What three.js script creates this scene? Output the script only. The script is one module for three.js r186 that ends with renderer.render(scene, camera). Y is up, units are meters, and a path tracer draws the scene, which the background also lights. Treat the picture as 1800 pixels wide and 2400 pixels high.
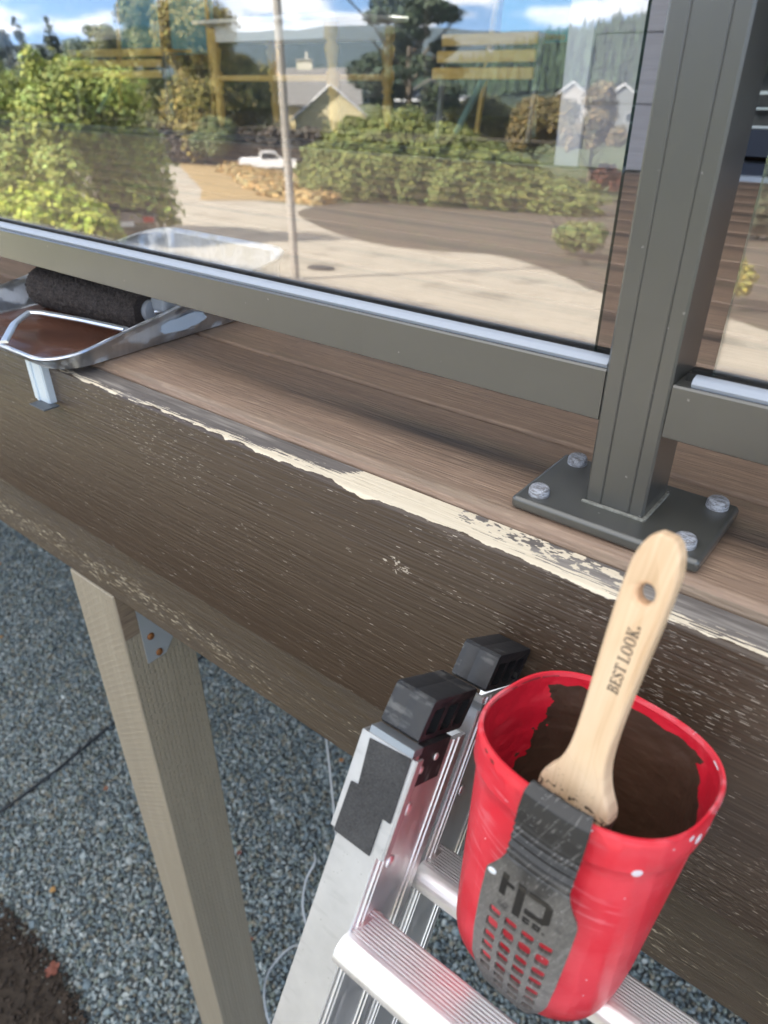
import * as THREE from 'three';
import { mergeGeometries, mergeVertices, toCreasedNormals } from 'three/addons/utils/BufferGeometryUtils.js';
import { RoundedBoxGeometry } from 'three/addons/geometries/RoundedBoxGeometry.js';
import { TessellateModifier } from 'three/addons/modifiers/TessellateModifier.js';

// ---------------------------------------------------------------- camera, sky, sun, exposure
const scene = new THREE.Scene();
const EYE = 3.335;                                   // the gravel is y = 0, the deck top y = 3.0
const camera = new THREE.PerspectiveCamera(71.4, 0.75, 0.02, 4000);
{
  const m = new THREE.Matrix4().makeBasis(new THREE.Vector3(0.7808, -0.0038, -0.6248), new THREE.Vector3(-0.3259, 0.8507, -0.4124), new THREE.Vector3(0.5331, 0.5256, 0.6630));
  camera.position.set(0, EYE, 0); camera.quaternion.setFromRotationMatrix(m);
  camera.focus = 0.72; camera.userData.fStop = 6;
}
const renderer = new THREE.WebGLRenderer({ antialias: true });
renderer.toneMapping = THREE.LinearToneMapping;
renderer.toneMappingExposure = 4.7;
renderer.shadowMap.enabled = true;
const SUN = new THREE.Vector3(-0.25, 0.6, -0.76).normalize();
const sun = new THREE.DirectionalLight(new THREE.Color(1.0, 0.94, 0.84), 5.0);
sun.position.copy(SUN).multiplyScalar(120); sun.castShadow = true;
Object.assign(sun.shadow.camera, { left: -110, right: 110, top: 110, bottom: -110, near: 1, far: 320 });
sun.shadow.mapSize.set(4096, 4096);
scene.add(sun, sun.target);

// ---------------------------------------------------------------- numbers and noise
function rng(seed) { let a = seed >>> 0; return () => { a = (a + 0x6d2b79f5) | 0; let t = Math.imul(a ^ (a >>> 15), 1 | a); t = (t + Math.imul(t ^ (t >>> 7), 61 | t)) ^ t; return ((t ^ (t >>> 14)) >>> 0) / 4294967296; }; }
const hash = (x, y) => { let h = Math.imul(x | 0, 374761393) + Math.imul(y | 0, 668265263); h = Math.imul(h ^ (h >>> 13), 1274126177); return ((h ^ (h >>> 16)) >>> 0) / 4294967296; };
function noise(x, y) { const i = Math.floor(x), j = Math.floor(y), f = x - i, g = y - j, u = f * f * (3 - 2 * f), v = g * g * (3 - 2 * g); const a = hash(i, j), b = hash(i + 1, j), c = hash(i, j + 1), d = hash(i + 1, j + 1); return a + (b - a) * u + (c - a) * v + (a - b - c + d) * u * v; }
function fbm(x, y, n = 4) { let s = 0, a = 0.5, t = 0; for (let k = 0; k < n; k++) { s += a * noise(x + k * 17.3, y + k * 9.1); t += a; x *= 2.03; y *= 2.03; a *= 0.5; } return s / t; }
const clamp = (x, a = 0, b = 1) => Math.min(b, Math.max(a, x)), step = (a, b, x) => { const t = clamp((x - a) / (b - a)); return t * t * (3 - 2 * t); };
const mix = (a, b, t) => a + (b - a) * t, mix3 = (a, b, t) => [mix(a[0], b[0], t), mix(a[1], b[1], t), mix(a[2], b[2], t)];
const toS = (c) => 255 * clamp(c <= 0.0031308 ? 12.92 * c : 1.055 * Math.pow(c, 1 / 2.4) - 0.055);
function tex(w, h, f, color = true) {       // f(u, v) gives linear rgb, or one number for a data map
  const d = new Uint8Array(w * h * 4);
  for (let j = 0, o = 0; j < h; j++) for (let i = 0; i < w; i++, o += 4) {
    const c = f((i + 0.5) / w, (j + 0.5) / h);
    if (color) { d[o] = toS(c[0]); d[o + 1] = toS(c[1]); d[o + 2] = toS(c[2]); } else d[o] = d[o + 1] = d[o + 2] = 255 * clamp(c);
    d[o + 3] = 255;
  }
  const t = new THREE.DataTexture(d, w, h); t.wrapS = t.wrapT = THREE.RepeatWrapping; t.magFilter = THREE.LinearFilter; t.minFilter = THREE.LinearMipmapLinearFilter; t.generateMipmaps = true;
  if (color) t.colorSpace = THREE.SRGBColorSpace; t.needsUpdate = true; return t;
}
const rep = (t, x, y) => { const c = t.clone(); c.repeat.set(x, y); c.needsUpdate = true; return c; };

// ---------------------------------------------------------------- sky: pale blue with white cumulus
{
  const w = 1536, h = 768, d = new Float32Array(w * h * 4);
  for (let j = 0, o = 0; j < h; j++) { const el = ((j + 0.5) / h - 0.5) * Math.PI, y = Math.sin(el), c = Math.cos(el);
    for (let i = 0; i < w; i++, o += 4) {
      const az = ((i + 0.5) / w - 0.5) * 2 * Math.PI, x = Math.cos(az) * c, z = Math.sin(az) * c, yy = Math.max(y, 0);
      const k = 1 - Math.pow(1 - yy, 3.2);
      let col = mix3([0.24, 0.45, 0.80], [0.08, 0.17, 0.40], k);
      const q = 1 / (yy + 0.16), px = x * q, pz = z * q;
      const n = fbm(px * 1.9 + 63, pz * 1.9 + 27, 6), n2 = fbm(px * 1.9 + 63.12, pz * 1.9 + 27.1, 6);
      const cover = step(0.50, 0.61, n), body = step(0.53, 0.78, n), lit = clamp(0.5 + (n - n2) * 6);
      const cl = mix3(mix3([1.15, 1.15, 1.16], [0.55, 0.59, 0.67], body), [1.25, 1.24, 1.2], lit * 0.4);
      col = mix3(col, cl, cover * (0.92 - 0.25 * step(0, 0.08, 0.08 - yy)));
      d[o] = col[0] * 0.82; d[o + 1] = col[1] * 0.785; d[o + 2] = col[2] * 0.72; d[o + 3] = 1;
    } }
  const sky = new THREE.DataTexture(d, w, h, THREE.RGBAFormat, THREE.FloatType); sky.mapping = THREE.EquirectangularReflectionMapping; sky.magFilter = sky.minFilter = THREE.LinearFilter; sky.needsUpdate = true;
  scene.background = sky; scene.environment = sky;
}

// ---------------------------------------------------------------- building helpers
const V = (x, y, z) => new THREE.Vector3(x, y, z);
const taken = new Map();
const numbered = (n) => { const k = taken.get(n) ?? 0; taken.set(n, k + 1); return k ? `${n}_${String(k).padStart(3, '0')}` : n; };
function thing(name, label, category, pos = [0, 0, 0], turn = 0, group) {
  const o = new THREE.Group(); o.name = numbered(name); o.position.set(...pos); o.rotation.y = turn;
  o.userData = { label, category }; if (group) o.userData.group = group; scene.add(o); return o;
}
function part(name, geo, mat, parent, label) {
  const m = new THREE.Mesh(Array.isArray(geo) ? merge(geo) : geo, mat); m.name = name; m.castShadow = m.receiveShadow = true; if (label) m.userData.label = label; parent.add(m); return m;
}
function single(name, geo, mat, label, category, group) { const m = part(numbered(name), geo, mat, scene); m.userData = { label, category }; if (group) m.userData.group = group; return m; }
function structure(name, geo, mat) { const m = part(numbered(name), geo, mat, scene); m.userData.kind = 'structure'; return m; }
function merge(list) { const g = list.map((a) => { const b = a.index ? a.toNonIndexed() : a; for (const k of Object.keys(b.attributes)) if (!['position', 'normal', 'uv'].includes(k)) b.deleteAttribute(k); return b; }); return mergeGeometries(g); }
function uvBox(geo, du = 0, dv = 0) {        // uv in metres from the face direction
  const g = geo.index ? geo.toNonIndexed() : geo, p = g.attributes.position, n = p.count, uv = new Float32Array(n * 2), a = V(), b = V(), c = V();
  for (let i = 0; i < n; i += 3) {
    a.fromBufferAttribute(p, i); b.fromBufferAttribute(p, i + 1).sub(a); c.fromBufferAttribute(p, i + 2).sub(a); b.cross(c);
    const x = Math.abs(b.x), y = Math.abs(b.y), z = Math.abs(b.z);
    for (let k = i; k < i + 3; k++) { const X = p.getX(k), Y = p.getY(k), Z = p.getZ(k);
      if (y >= x && y >= z) { uv[2 * k] = X + du; uv[2 * k + 1] = Z + dv; } else if (z >= x) { uv[2 * k] = X + du; uv[2 * k + 1] = Y + dv; } else { uv[2 * k] = Z + du; uv[2 * k + 1] = Y + dv; } }
  }
  g.setAttribute('uv', new THREE.BufferAttribute(uv, 2)); return g;
}
const box = (w, h, d, x = 0, y = 0, z = 0) => uvBox(new THREE.BoxGeometry(w, h, d).translate(x, y, z));
const rbox = (w, h, d, x = 0, y = 0, z = 0, r = 0.003, s = 2) => uvBox(new RoundedBoxGeometry(w, h, d, s, r).translate(x, y, z));
const boxX = (x0, x1, y0, y1, z0, z1) => box(x1 - x0, y1 - y0, z1 - z0, (x0 + x1) / 2, (y0 + y1) / 2, (z0 + z1) / 2);
function tube(pts, r, seg = 40, rs = 8) { return new THREE.TubeGeometry(new THREE.CatmullRomCurve3(pts.map((p) => V(...p))), seg, r, rs); }
const bar = (a, b, r, s = 8, r2 = r) => { const A = V(...a), B = V(...b), L = A.distanceTo(B); const g = new THREE.CylinderGeometry(r2, r, L, s); g.applyQuaternion(new THREE.Quaternion().setFromUnitVectors(V(0, 1, 0), B.clone().sub(A).normalize())); return g.translate((A.x + B.x) / 2, (A.y + B.y) / 2, (A.z + B.z) / 2); };
// closed outline (p, q) swept along t; f(p, q, t) gives the point; u = t, v = length round the outline
function prism(outline, f, ts, crease = 0.5, caps = true) {
  const n = outline.length, pos = [], uv = [], len = [0];
  for (let i = 0; i < n; i++) { const a = outline[i], b = outline[(i + 1) % n]; len.push(len[i] + Math.hypot(b[0] - a[0], b[1] - a[1])); }
  const put = (i, t, k) => { const p = f(outline[i % n][0], outline[i % n][1], t); pos.push(p.x, p.y, p.z); uv.push(t, len[k]); };
  for (let k = 0; k + 1 < ts.length; k++) for (let i = 0; i < n; i++) { put(i, ts[k], i); put(i + 1, ts[k], i + 1); put(i + 1, ts[k + 1], i + 1); put(i, ts[k], i); put(i + 1, ts[k + 1], i + 1); put(i, ts[k + 1], i); }
  if (caps) { const tri = THREE.ShapeUtils.triangulateShape(outline.map((a) => new THREE.Vector2(a[0], a[1])), []);
    for (const [t, flip] of [[ts[0], 1], [ts[ts.length - 1], 0]]) for (const q of tri) for (const i of flip ? [q[0], q[2], q[1]] : q) { const p = f(outline[i][0], outline[i][1], t); pos.push(p.x, p.y, p.z); uv.push(outline[i][0], outline[i][1]); } }
  const g = new THREE.BufferGeometry(); g.setAttribute('position', new THREE.Float32BufferAttribute(pos, 3)); g.setAttribute('uv', new THREE.Float32BufferAttribute(uv, 2));
  g.computeVertexNormals();
  // wind outward
  let vol = 0; for (let i = 0; i < pos.length; i += 9) vol += pos[i] * (pos[i + 4] * pos[i + 8] - pos[i + 5] * pos[i + 7]) + pos[i + 1] * (pos[i + 5] * pos[i + 6] - pos[i + 3] * pos[i + 8]) + pos[i + 2] * (pos[i + 3] * pos[i + 7] - pos[i + 4] * pos[i + 6]);
  if (vol < 0) { const P = g.attributes.position.array, U = g.attributes.uv.array; for (let i = 0; i < pos.length / 3; i += 3) { for (let c = 0; c < 3; c++) [P[3 * i + 3 + c], P[3 * i + 6 + c]] = [P[3 * i + 6 + c], P[3 * i + 3 + c]]; for (let c = 0; c < 2; c++) [U[2 * i + 2 + c], U[2 * i + 4 + c]] = [U[2 * i + 4 + c], U[2 * i + 2 + c]]; } }
  return toCreasedNormals(g, crease);
}
const alongX = (q, p, t) => V(t, p, q);          // outline given as (z, y)
const prismX = (outline, x0, x1, crease, n = 1) => prism(outline, alongX, Array.from({ length: n + 1 }, (_, i) => x0 + (x1 - x0) * i / n), crease);
// loops of equal length joined into a skin
function loft(loops, { capA = false, capB = false, crease = 0.6, uvs } = {}) {
  const n = loops[0].length, pos = [], uv = [];
  const put = (j, i) => { const p = loops[j][i % n]; pos.push(p.x, p.y, p.z); const q = uvs ? uvs(j, i) : [i / n, j / (loops.length - 1)]; uv.push(q[0], q[1]); };
  for (let j = 0; j + 1 < loops.length; j++) for (let i = 0; i < n; i++) { put(j, i); put(j, i + 1); put(j + 1, i + 1); put(j, i); put(j + 1, i + 1); put(j + 1, i); }
  const cap = (j, flip) => { const c = loops[j].reduce((s, p) => s.add(p), V()).multiplyScalar(1 / n); for (let i = 0; i < n; i++) { const a = loops[j][i], b = loops[j][(i + 1) % n]; for (const p of flip ? [c, b, a] : [c, a, b]) { pos.push(p.x, p.y, p.z); uv.push(0, 0); } } };
  if (capA) cap(0, true); if (capB) cap(loops.length - 1, false);
  const g = new THREE.BufferGeometry(); g.setAttribute('position', new THREE.Float32BufferAttribute(pos, 3)); g.setAttribute('uv', new THREE.Float32BufferAttribute(uv, 2)); g.computeVertexNormals();
  return toCreasedNormals(g, crease);
}
const std = (color, roughness = 0.7, more = {}) => new THREE.MeshStandardMaterial({ color: new THREE.Color().setRGB(...color), roughness, ...more });
const phys = (color, roughness, more = {}) => new THREE.MeshPhysicalMaterial({ color: new THREE.Color().setRGB(...color), roughness, ...more });

// ---------------------------------------------------------------- materials
const grainBump = tex(1024, 1024, (u, v) => { const a = fbm(u * 9, v * 330, 4), b = fbm(u * 22 + 5, v * 700, 2); return 0.55 * step(0.28, 0.6, a) + 0.45 * b; }, false);
const speckle = tex(512, 512, (u, v) => { const n = fbm(u * 12, v * 12, 5); return 0.55 + (n - 0.5) * 0.5; }, false);
const coatSpots = tex(1024, 1024, (u, v) => { const n = 0.9 + 0.2 * fbm(u * 9, v * 9, 4); const s = hash(Math.floor(u * 300), Math.floor(v * 300)) > 0.9990 && noise(u * 900, v * 900) > 0.45 ? 6 : 1; return s > 1 ? [0.20, 0.20, 0.19] : [0.050 * n, 0.050 * n, 0.045 * n]; });
const M = {
  coat: new THREE.MeshPhysicalMaterial({ map: rep(coatSpots, 2.2, 2.2), roughness: 0.4, clearcoat: 1, clearcoatRoughness: 0.26 }),
  pane: phys([1, 1, 1], 0, { transmission: 1, thickness: 0, ior: 2.3, side: THREE.DoubleSide }),
  reflectLayer: phys([1, 1, 1], 0, { transmission: 1, thickness: 0, ior: 1.8, side: THREE.DoubleSide }),
  doorPane: phys([0.93, 0.96, 0.97], 0, { transmission: 1, thickness: 0, ior: 1.42 }),
  glassEdge: phys([0.05, 0.11, 0.09], 0.15, { clearcoat: 1 }),
  vinyl: std([0.29, 0.32, 0.37], 0.45),
  rubber: std([0.012, 0.012, 0.012], 0.6),
  alu: new THREE.MeshPhysicalMaterial({ color: new THREE.Color().setRGB(0.83, 0.83, 0.84), metalness: 1, roughness: 0.36 }),
  whiteTrim: std([0.62, 0.62, 0.62], 0.5),
};
const nd = (n) => (n - 0.5);

// ================================================================= LARGE STRUCTURE
// ground in front of the house: level at the house, then falling away to the road and the valley
const groundY = (z) => (z < 3.5 ? 0 : -0.1 * (Math.min(z, 70) - 3.5));
{
  const soil = tex(1024, 1024, (u, v) => { const n = fbm(u * 20, v * 20, 5), m = fbm(u * 120, v * 120, 3); return mix3([0.018, 0.0135, 0.010], [0.055, 0.040, 0.028], clamp(n * 0.6 + m * 0.6 - 0.15)); });
  const grassT = tex(1024, 1024, (u, v) => { const n = fbm(u * 16, v * 16, 5), m = fbm(u * 160, v * 160, 2); return mix3(mix3([0.05, 0.075, 0.022], [0.13, 0.125, 0.05], step(0.4, 0.65, n)), [0.03, 0.05, 0.015], m * 0.5); });
  const xs = [-900, -120, -60, -30, -12, 0, 12, 40, 120, 900], zs = [-400, -3, 3.5, 12, 30, 70, 120, 300, 900], pos = [], uv = [];
  for (let j = 0; j + 1 < zs.length; j++) for (let i = 0; i + 1 < xs.length; i++) { const P = (a, b) => { pos.push(xs[a], groundY(zs[b]) - 0.03, zs[b]); uv.push(xs[a] / 6, zs[b] / 6); }; P(i, j); P(i, j + 1); P(i + 1, j + 1); P(i, j); P(i + 1, j + 1); P(i + 1, j); }
  const g = new THREE.BufferGeometry(); g.setAttribute('position', new THREE.Float32BufferAttribute(pos, 3)); g.setAttribute('uv', new THREE.Float32BufferAttribute(uv, 2)); g.computeVertexNormals();
  structure('ground', g, new THREE.MeshStandardMaterial({ map: grassT, roughness: 1 }));
  const sheet = (name, outline, lift, mat, s = 1) => {       // a flat sheet following the slope; outline in (x, z)
    const sh = new THREE.Shape(outline.map((p) => new THREE.Vector2(p[0], p[1])));
    const q = new THREE.ShapeGeometry(sh, 8), p = q.attributes.position, n = p.count, w = new Float32Array(n * 3), t = new Float32Array(n * 2);
    for (let i = 0; i < n; i++) { const x = p.getX(i), z = p.getY(i); w.set([x, groundY(z) - 0.03 + lift, z], 3 * i); t.set([x * s, z * s], 2 * i); }
    const ix = q.index.array; for (let i = 0; i < ix.length; i += 3) [ix[i + 1], ix[i + 2]] = [ix[i + 2], ix[i + 1]];
    q.setAttribute('position', new THREE.BufferAttribute(w, 3)); q.setAttribute('uv', new THREE.BufferAttribute(t, 2)); q.computeVertexNormals();
    return structure(name, q, mat);
  };
  const smooth = (pts, n = 60) => new THREE.CatmullRomCurve3(pts.map((p) => V(p[0], 0, p[1]))).getPoints(n).map((p) => [p.x, p.z]);
  // pale worn concrete road
  const roadT = tex(1024, 1024, (u, v) => { const n = fbm(u * 8, v * 8, 5), m = fbm(u * 200, v * 200, 2), s = fbm(u * 3 + 9, v * 40, 3); return mix3(mix3([0.27, 0.238, 0.185], [0.41, 0.37, 0.30], clamp(n * 0.5 + m * 0.35 + s * 0.25 - 0.05)), [0.17, 0.145, 0.11], 0.6 * step(0.62, 0.72, fbm(u * 5 + 30, v * 5 + 3, 5)) + 0.7 * step(0.006, 0.0, Math.abs(nd(fbm(u * 7 + 2, v * 7, 5))))); });
  sheet('road', [[-160, 3.6], [30, 3.6], [30, 26], [-26, 26.2], [-29.5, 25.4], [-30, 22.5], [-36, 27.3], [-60, 44], [-120, 60], [-160, 70]], 0.012, new THREE.MeshStandardMaterial({ map: roadT, roughness: 0.9 }), 1 / 5);
  // shade below the big hedge, painted as a dark brown ground sheet
  const hedgeShadeT = tex(1024, 1024, (u, v) => { const n = fbm(u * 14, v * 14, 5), m = fbm(u * 130, v * 130, 3); return mix3(mix3([0.045, 0.034, 0.024], [0.120, 0.092, 0.064], clamp(n * 0.5 + m * 0.8 - 0.2)), [0.07, 0.085, 0.03], 0.7 * step(0.60, 0.72, fbm(u * 9 + 4, v * 9 + 8, 4))); });
  const bark = new THREE.MeshStandardMaterial({ map: hedgeShadeT, roughness: 1 });  // material of the painted hedge shade
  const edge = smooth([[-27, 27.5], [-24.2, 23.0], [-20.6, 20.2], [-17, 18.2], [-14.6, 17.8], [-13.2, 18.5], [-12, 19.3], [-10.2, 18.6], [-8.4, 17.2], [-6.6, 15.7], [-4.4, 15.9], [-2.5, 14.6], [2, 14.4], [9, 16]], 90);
  sheet('hedge_shade_sheet', [...edge, [20, 60], [-30, 60]], 0.024, bark, 1 / 3);
  // dry grass by the far kerb
  const dry = tex(512, 512, (u, v) => mix3([0.20, 0.135, 0.055], [0.38, 0.27, 0.12], fbm(u * 60, v * 60, 4)));
  sheet('dry_verge', [[-66, 48.2], [-60, 43.8], [-36, 27.1], [-30.1, 22.3], [-29.4, 25.2], [-27, 28], [-40, 44], [-58, 56]], 0.03, new THREE.MeshStandardMaterial({ map: dry, roughness: 1 }), 1 / 2);
  // mulch in front of the gravel strip, right below the ladder
  const mul = smooth([[-9, -0.40], [-5, -0.33], [-3.2, -0.34], [-2.6, -0.31], [-2.40, -0.325], [-2.2, -0.335], [-2.0, -0.325], [-1.80, -0.28], [-1.6, -0.22], [-1.3, -0.17], [-0.6, -0.15], [1, -0.28], [8, -0.3]], 120);
  sheet('mulch', [...mul, [8, 3.45], [-9, 3.45]], 0.05, new THREE.MeshStandardMaterial({ map: soil, roughness: 1, bumpMap: speckle, bumpScale: 0.02 }), 1 / 0.8);
  sheet('gravel_base', [[-12, -3.0], [8, -3.0], [8, 0.2], [-12, 0.2]], 0.03, std([0.075, 0.085, 0.09], 1), 1);

  // loose gravel: grey green crushed stone, too many to count
  const R = rng(5), shapes = [0, 1, 2].map((k) => { const g = new THREE.IcosahedronGeometry(1, 1), p = g.attributes.position; for (let i = 0; i < p.count; i++) { const v = V().fromBufferAttribute(p, i), f = 0.72 + 0.55 * noise(v.x * 1.6 + k * 9 + 20, v.y * 1.6 + v.z * 2.1 + 31); p.setXYZ(i, v.x * f * (1 + 0.15 * k), v.y * f * 0.72, v.z * f); } g.computeVertexNormals(); return g; });
  const tones = [[0.13, 0.155, 0.155], [0.095, 0.12, 0.13], [0.18, 0.20, 0.195], [0.07, 0.085, 0.09], [0.24, 0.25, 0.235], [0.12, 0.135, 0.115], [0.16, 0.145, 0.11]];
  const mats = std([1, 1, 1], 0.75), m4 = new THREE.Matrix4(), qt = new THREE.Quaternion(), eu = new THREE.Euler(), c = new THREE.Color(), lists = [[], [], []];
  const edgeZ = (x) => { for (let i = 1; i < mul.length; i++) if (mul[i][0] > x) return mul[i][1]; return -0.3; };
  for (let x = -6.2; x < 0.6; x += 0.0145) for (let z = -2.75; z < -0.2; z += 0.0145) {
    if (z - 0.03 > edgeZ(x) + 0.05 * R() || (x > -0.6 && z > -1.2)) continue;
    const big = R() > 0.985; const s = (big ? 0.012 : 0.0064) * (0.7 + R() * 0.8);
    eu.set(R() * 6, R() * 6, R() * 6); qt.setFromEuler(eu); m4.compose(V(x + nd(R()) * 0.016, 0.004 + R() * 0.010, z + nd(R()) * 0.016), qt, V(s * 1.25, s, s * (0.9 + 0.5 * R())));
    const t = tones[Math.floor(Math.pow(R(), 1.2) * tones.length)], b = 1.1 + 0.6 * R();
    lists[Math.floor(R() * 3)].push([m4.clone(), t[0] * b * 0.94, t[1] * b, t[2] * b * 1.05]);
  }
  lists.forEach((l, k) => { const im = new THREE.InstancedMesh(shapes[k], mats, l.length); l.forEach((e, i) => { im.setMatrixAt(i, e[0]); im.setColorAt(i, c.setRGB(e[1], e[2], e[3])); }); im.name = numbered('gravel'); im.castShadow = im.receiveShadow = true; im.userData = { kind: 'stuff', label: ['grey green crushed gravel covering the ground under the deck', 'angular gravel stones mixed into the strip under the deck', 'flat chips of gravel among the stones under the deck'][k] }; scene.add(im); });
  // bark chips on the mulch
  const chip = new THREE.BoxGeometry(1, 0.3, 0.5), lc = []; for (let i = 0; i < 5200; i++) { const x = -4.5 + R() * 4.6, z = edgeZ(x) - 0.03 + R() * R() * 0.75; const s = 0.006 + R() * 0.018; eu.set(nd(R()), R() * 6, nd(R())); qt.setFromEuler(eu); m4.compose(V(x, 0.022 + 0.008 * R(), z), qt, V(s, s, s)); lc.push([m4.clone(), R()]); }
  const im = new THREE.InstancedMesh(chip, std([1, 1, 1], 1), lc.length); lc.forEach((e, i) => { im.setMatrixAt(i, e[0]); const b = 0.5 + e[1]; im.setColorAt(i, c.setRGB(0.030 * b, 0.021 * b, 0.015 * b)); }); im.name = 'bark_chips'; im.userData = { kind: 'stuff', label: 'dark bark chips lying over the mulch bed' }; scene.add(im);
}

// ---------------------------------------------------------------- the deck
const deck = thing('deck', 'raised wooden deck with brown composite boards and a half painted dark fascia', 'deck');
const FX = -0.446, DY = 3.0;           // front face of the fascia, deck top
{
  // composite boards: brown with dark streaks and pressed grain along the length
  const boardTex = (seed) => tex(2048, 256, (u, v) => {
    const n = fbm(u * 14 + seed, v * 26, 4), f = fbm(u * 90 + seed, v * 120, 3), low = fbm(u * 3 + seed * 3, v * 2.2, 3);
    let c = mix3([0.272, 0.182, 0.126], [0.165, 0.112, 0.080], n); c = mix3(c, [0.35, 0.25, 0.175], step(0.55, 0.75, f) * 0.45);
    const streak = Math.exp(-Math.pow((v - 0.62 + 0.25 * nd(fbm(u * 2.3 + seed, 3, 2))) / 0.13, 2)) * (0.30 + 0.75 * step(0.3, 0.6, low));
    c = mix3(c, [0.045, 0.036, 0.032], clamp(streak * (0.62 + 0.65 * n)));
    return mix3(c, [0.12, 0.11, 0.075], 0.3 * step(0.55, 0.8, fbm(u * 6 + 7, v * 3 + seed, 4)));
  });
  const boardBump = tex(2048, 256, (u, v) => { const w = 0.015 * nd(fbm(u * 6, v * 4, 3)); return step(0.35, 0.65, fbm(u * 40, (v + w) * 85, 3)); }, false);
  const mats = [3, 8].map((s) => { const m = new THREE.MeshStandardMaterial({ map: rep(boardTex(s), 1 / 2.4, 1 / 0.17), bumpMap: rep(boardBump, 1 / 1.2, 1 / 0.17), bumpScale: 0.00035, roughness: 0.6 }); return m; });
  const W = 0.160, P = 0.1645;
  for (let k = 0; k < 16; k++) {
    const zf = -0.486 - k * P, zb = Math.max(zf - W, -2.985), r = k ? 0.005 : 0.011, o = [];
    if (zf < -2.9) break;
    for (let a = 0; a <= 5; a++) { const t = a / 5 * Math.PI / 2; o.push([zf - r + r * Math.cos(t), DY - r + r * Math.sin(t)]); }
    for (let a = 0; a <= 3; a++) { const t = Math.PI / 2 + a / 3 * Math.PI / 2, q = 0.005; o.push([zb + q + q * Math.cos(t), DY - q + q * Math.sin(t)]); }
    o.push([zb, DY - 0.024], [zf - 0.003, DY - 0.024]);
    const g = prismX(o, -9, 2.6, 0.7), uv = g.attributes.uv; for (let i = 0; i < uv.count; i++) uv.setXY(i, uv.getX(i) + k * 0.73, uv.getY(i) - 0.008);
    part('deck_board', g, mats[k % 2], deck);
  }
  // fascia: fresh dark stain on the face, old grey stain and bare cream wood left on the top edge
  const X0 = -2.0, LX = 2.1, LS = 0.35, TOP = 0.0475;
  const creamFrom = (x) => {            // how far from the house side (0..TOP) the bare wood starts, along x
    const knots = [[-2, 0.045], [-1.0, 0.048], [-0.86, 0.043], [-0.80, 0.046], [-0.70, 0.040], [-0.60, 0.041], [-0.50, 0.036], [-0.43, 0.032], [-0.405, 0.0], [-0.30, -0.01], [-0.292, 0.026], [-0.26, 0.035], [-0.2, 0.035], [-0.14, 0.040], [-0.06, 0.039], [0.1, 0.038]];
    for (let i = 1; i < knots.length; i++) if (x < knots[i][0]) return mix(knots[i - 1][1], knots[i][1], (x - knots[i - 1][0]) / (knots[i][0] - knots[i - 1][0])); return 0.035;
  };
  const fascia = (rough) => (u, v) => {
    const x = X0 + u * LX, s = v * LS, grain = fbm(x * 30, s * 900, 3), wob = nd(fbm(x * 18, 4.2, 4));
    const rag = nd(fbm(x * 45, s * 1100, 4)) * 0.026 + nd(fbm(x * 22, s * 60, 3)) * 0.014;
    const painted = s > TOP + 0.004 * nd(fbm(x * 60, 1.5, 4)) * 2 + 0.010 * wob;
    if (painted) {
      const n = fbm(x * 7 + 3, s * 480, 4), m = fbm(x * 3, s * 9, 3);
      let c = mix3([0.035, 0.0215, 0.013], [0.062, 0.0405, 0.0255], n);
      // pores the stain has not reached
      const sw = s + 0.004 * nd(fbm(x * 5, s * 8, 2)), row = Math.floor(sw / 0.0016), cellL = 0.011, off = hash(row, 7) * cellL, cx = Math.floor((x + off) / cellL), fx = ((x + off) / cellL) - cx, fs = sw / 0.0016 - row;
      const dens = 0.05 + 0.34 * step(0.42, 0.72, fbm(x * 4 + 5, s * 11 + 2, 3)) * (0.4 + 0.6 * step(-1.0, -0.5, x)), hit = hash(cx * 3 + 1, row) < dens, l0 = 0.1 + 0.4 * hash(cx, row + 9), l1 = l0 + 0.22 + 0.4 * hash(cx + 5, row), wd = 0.09 + 0.09 * hash(cx, row + 3);
      const fl = hit && fx > l0 && fx < l1 && Math.abs(fs - 0.5) < wd;
      if (rough) return fl ? 0.85 : 0.24 + 0.22 * grain + 0.1 * m;
      if (fl) c = mix3(c, [0.50, 0.45, 0.38], 0.25 + 0.6 * hash(cx + 8, row));
      for (const [kx, ks] of [[-0.345, 0.115]]) { const dx = (x - kx) * 1, ds = (s - ks) * 1.3, d = Math.hypot(dx, ds), a = Math.atan2(ds, dx); if (d < 0.016 && (d < 0.004 || noise(a * 5 + 9, d * 160 + kx * 90) > 0.62) && noise(x * 700, s * 700) > 0.42) c = d < 0.003 ? [0.05, 0.03, 0.02] : mix3(c, [0.5, 0.44, 0.36], 0.75); }
      return c;
    }
    const cream = s > creamFrom(x) + rag && !(x > -0.30 && x < -0.14 && s > 0.006 && s < 0.03 && fbm(x * 180, s * 420, 3) < 0.0);
    const speck = x > -0.30 && x < -0.12 && s < 0.034 && fbm(x * 160, s * 300, 4) > 0.55 - 0.25 * Math.exp(-Math.pow((x + 0.255) / 0.02, 2));
    if (rough) return 0.75;
    if (cream || speck) { const ring = Math.sin(fbm(x * 10, s * 60, 3) * 60 + s * 900) * 0.5 + 0.5; return mix3([0.62, 0.54, 0.41], [0.50, 0.42, 0.30], 0.5 * ring * grain + 0.35 * step(0.6, 0.85, fbm(x * 30, s * 90, 3))); }
    const w = fbm(x * 25, s * 500, 4); return mix3([0.085, 0.072, 0.066], [0.25, 0.225, 0.20], w * (0.4 + 1.1 * step(0.45, 0.7, fbm(x * 12, s * 90, 3))));
  };
  const fmap = tex(2048, 1024, fascia(false)), frough = tex(1024, 512, fascia(true), false);
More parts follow.
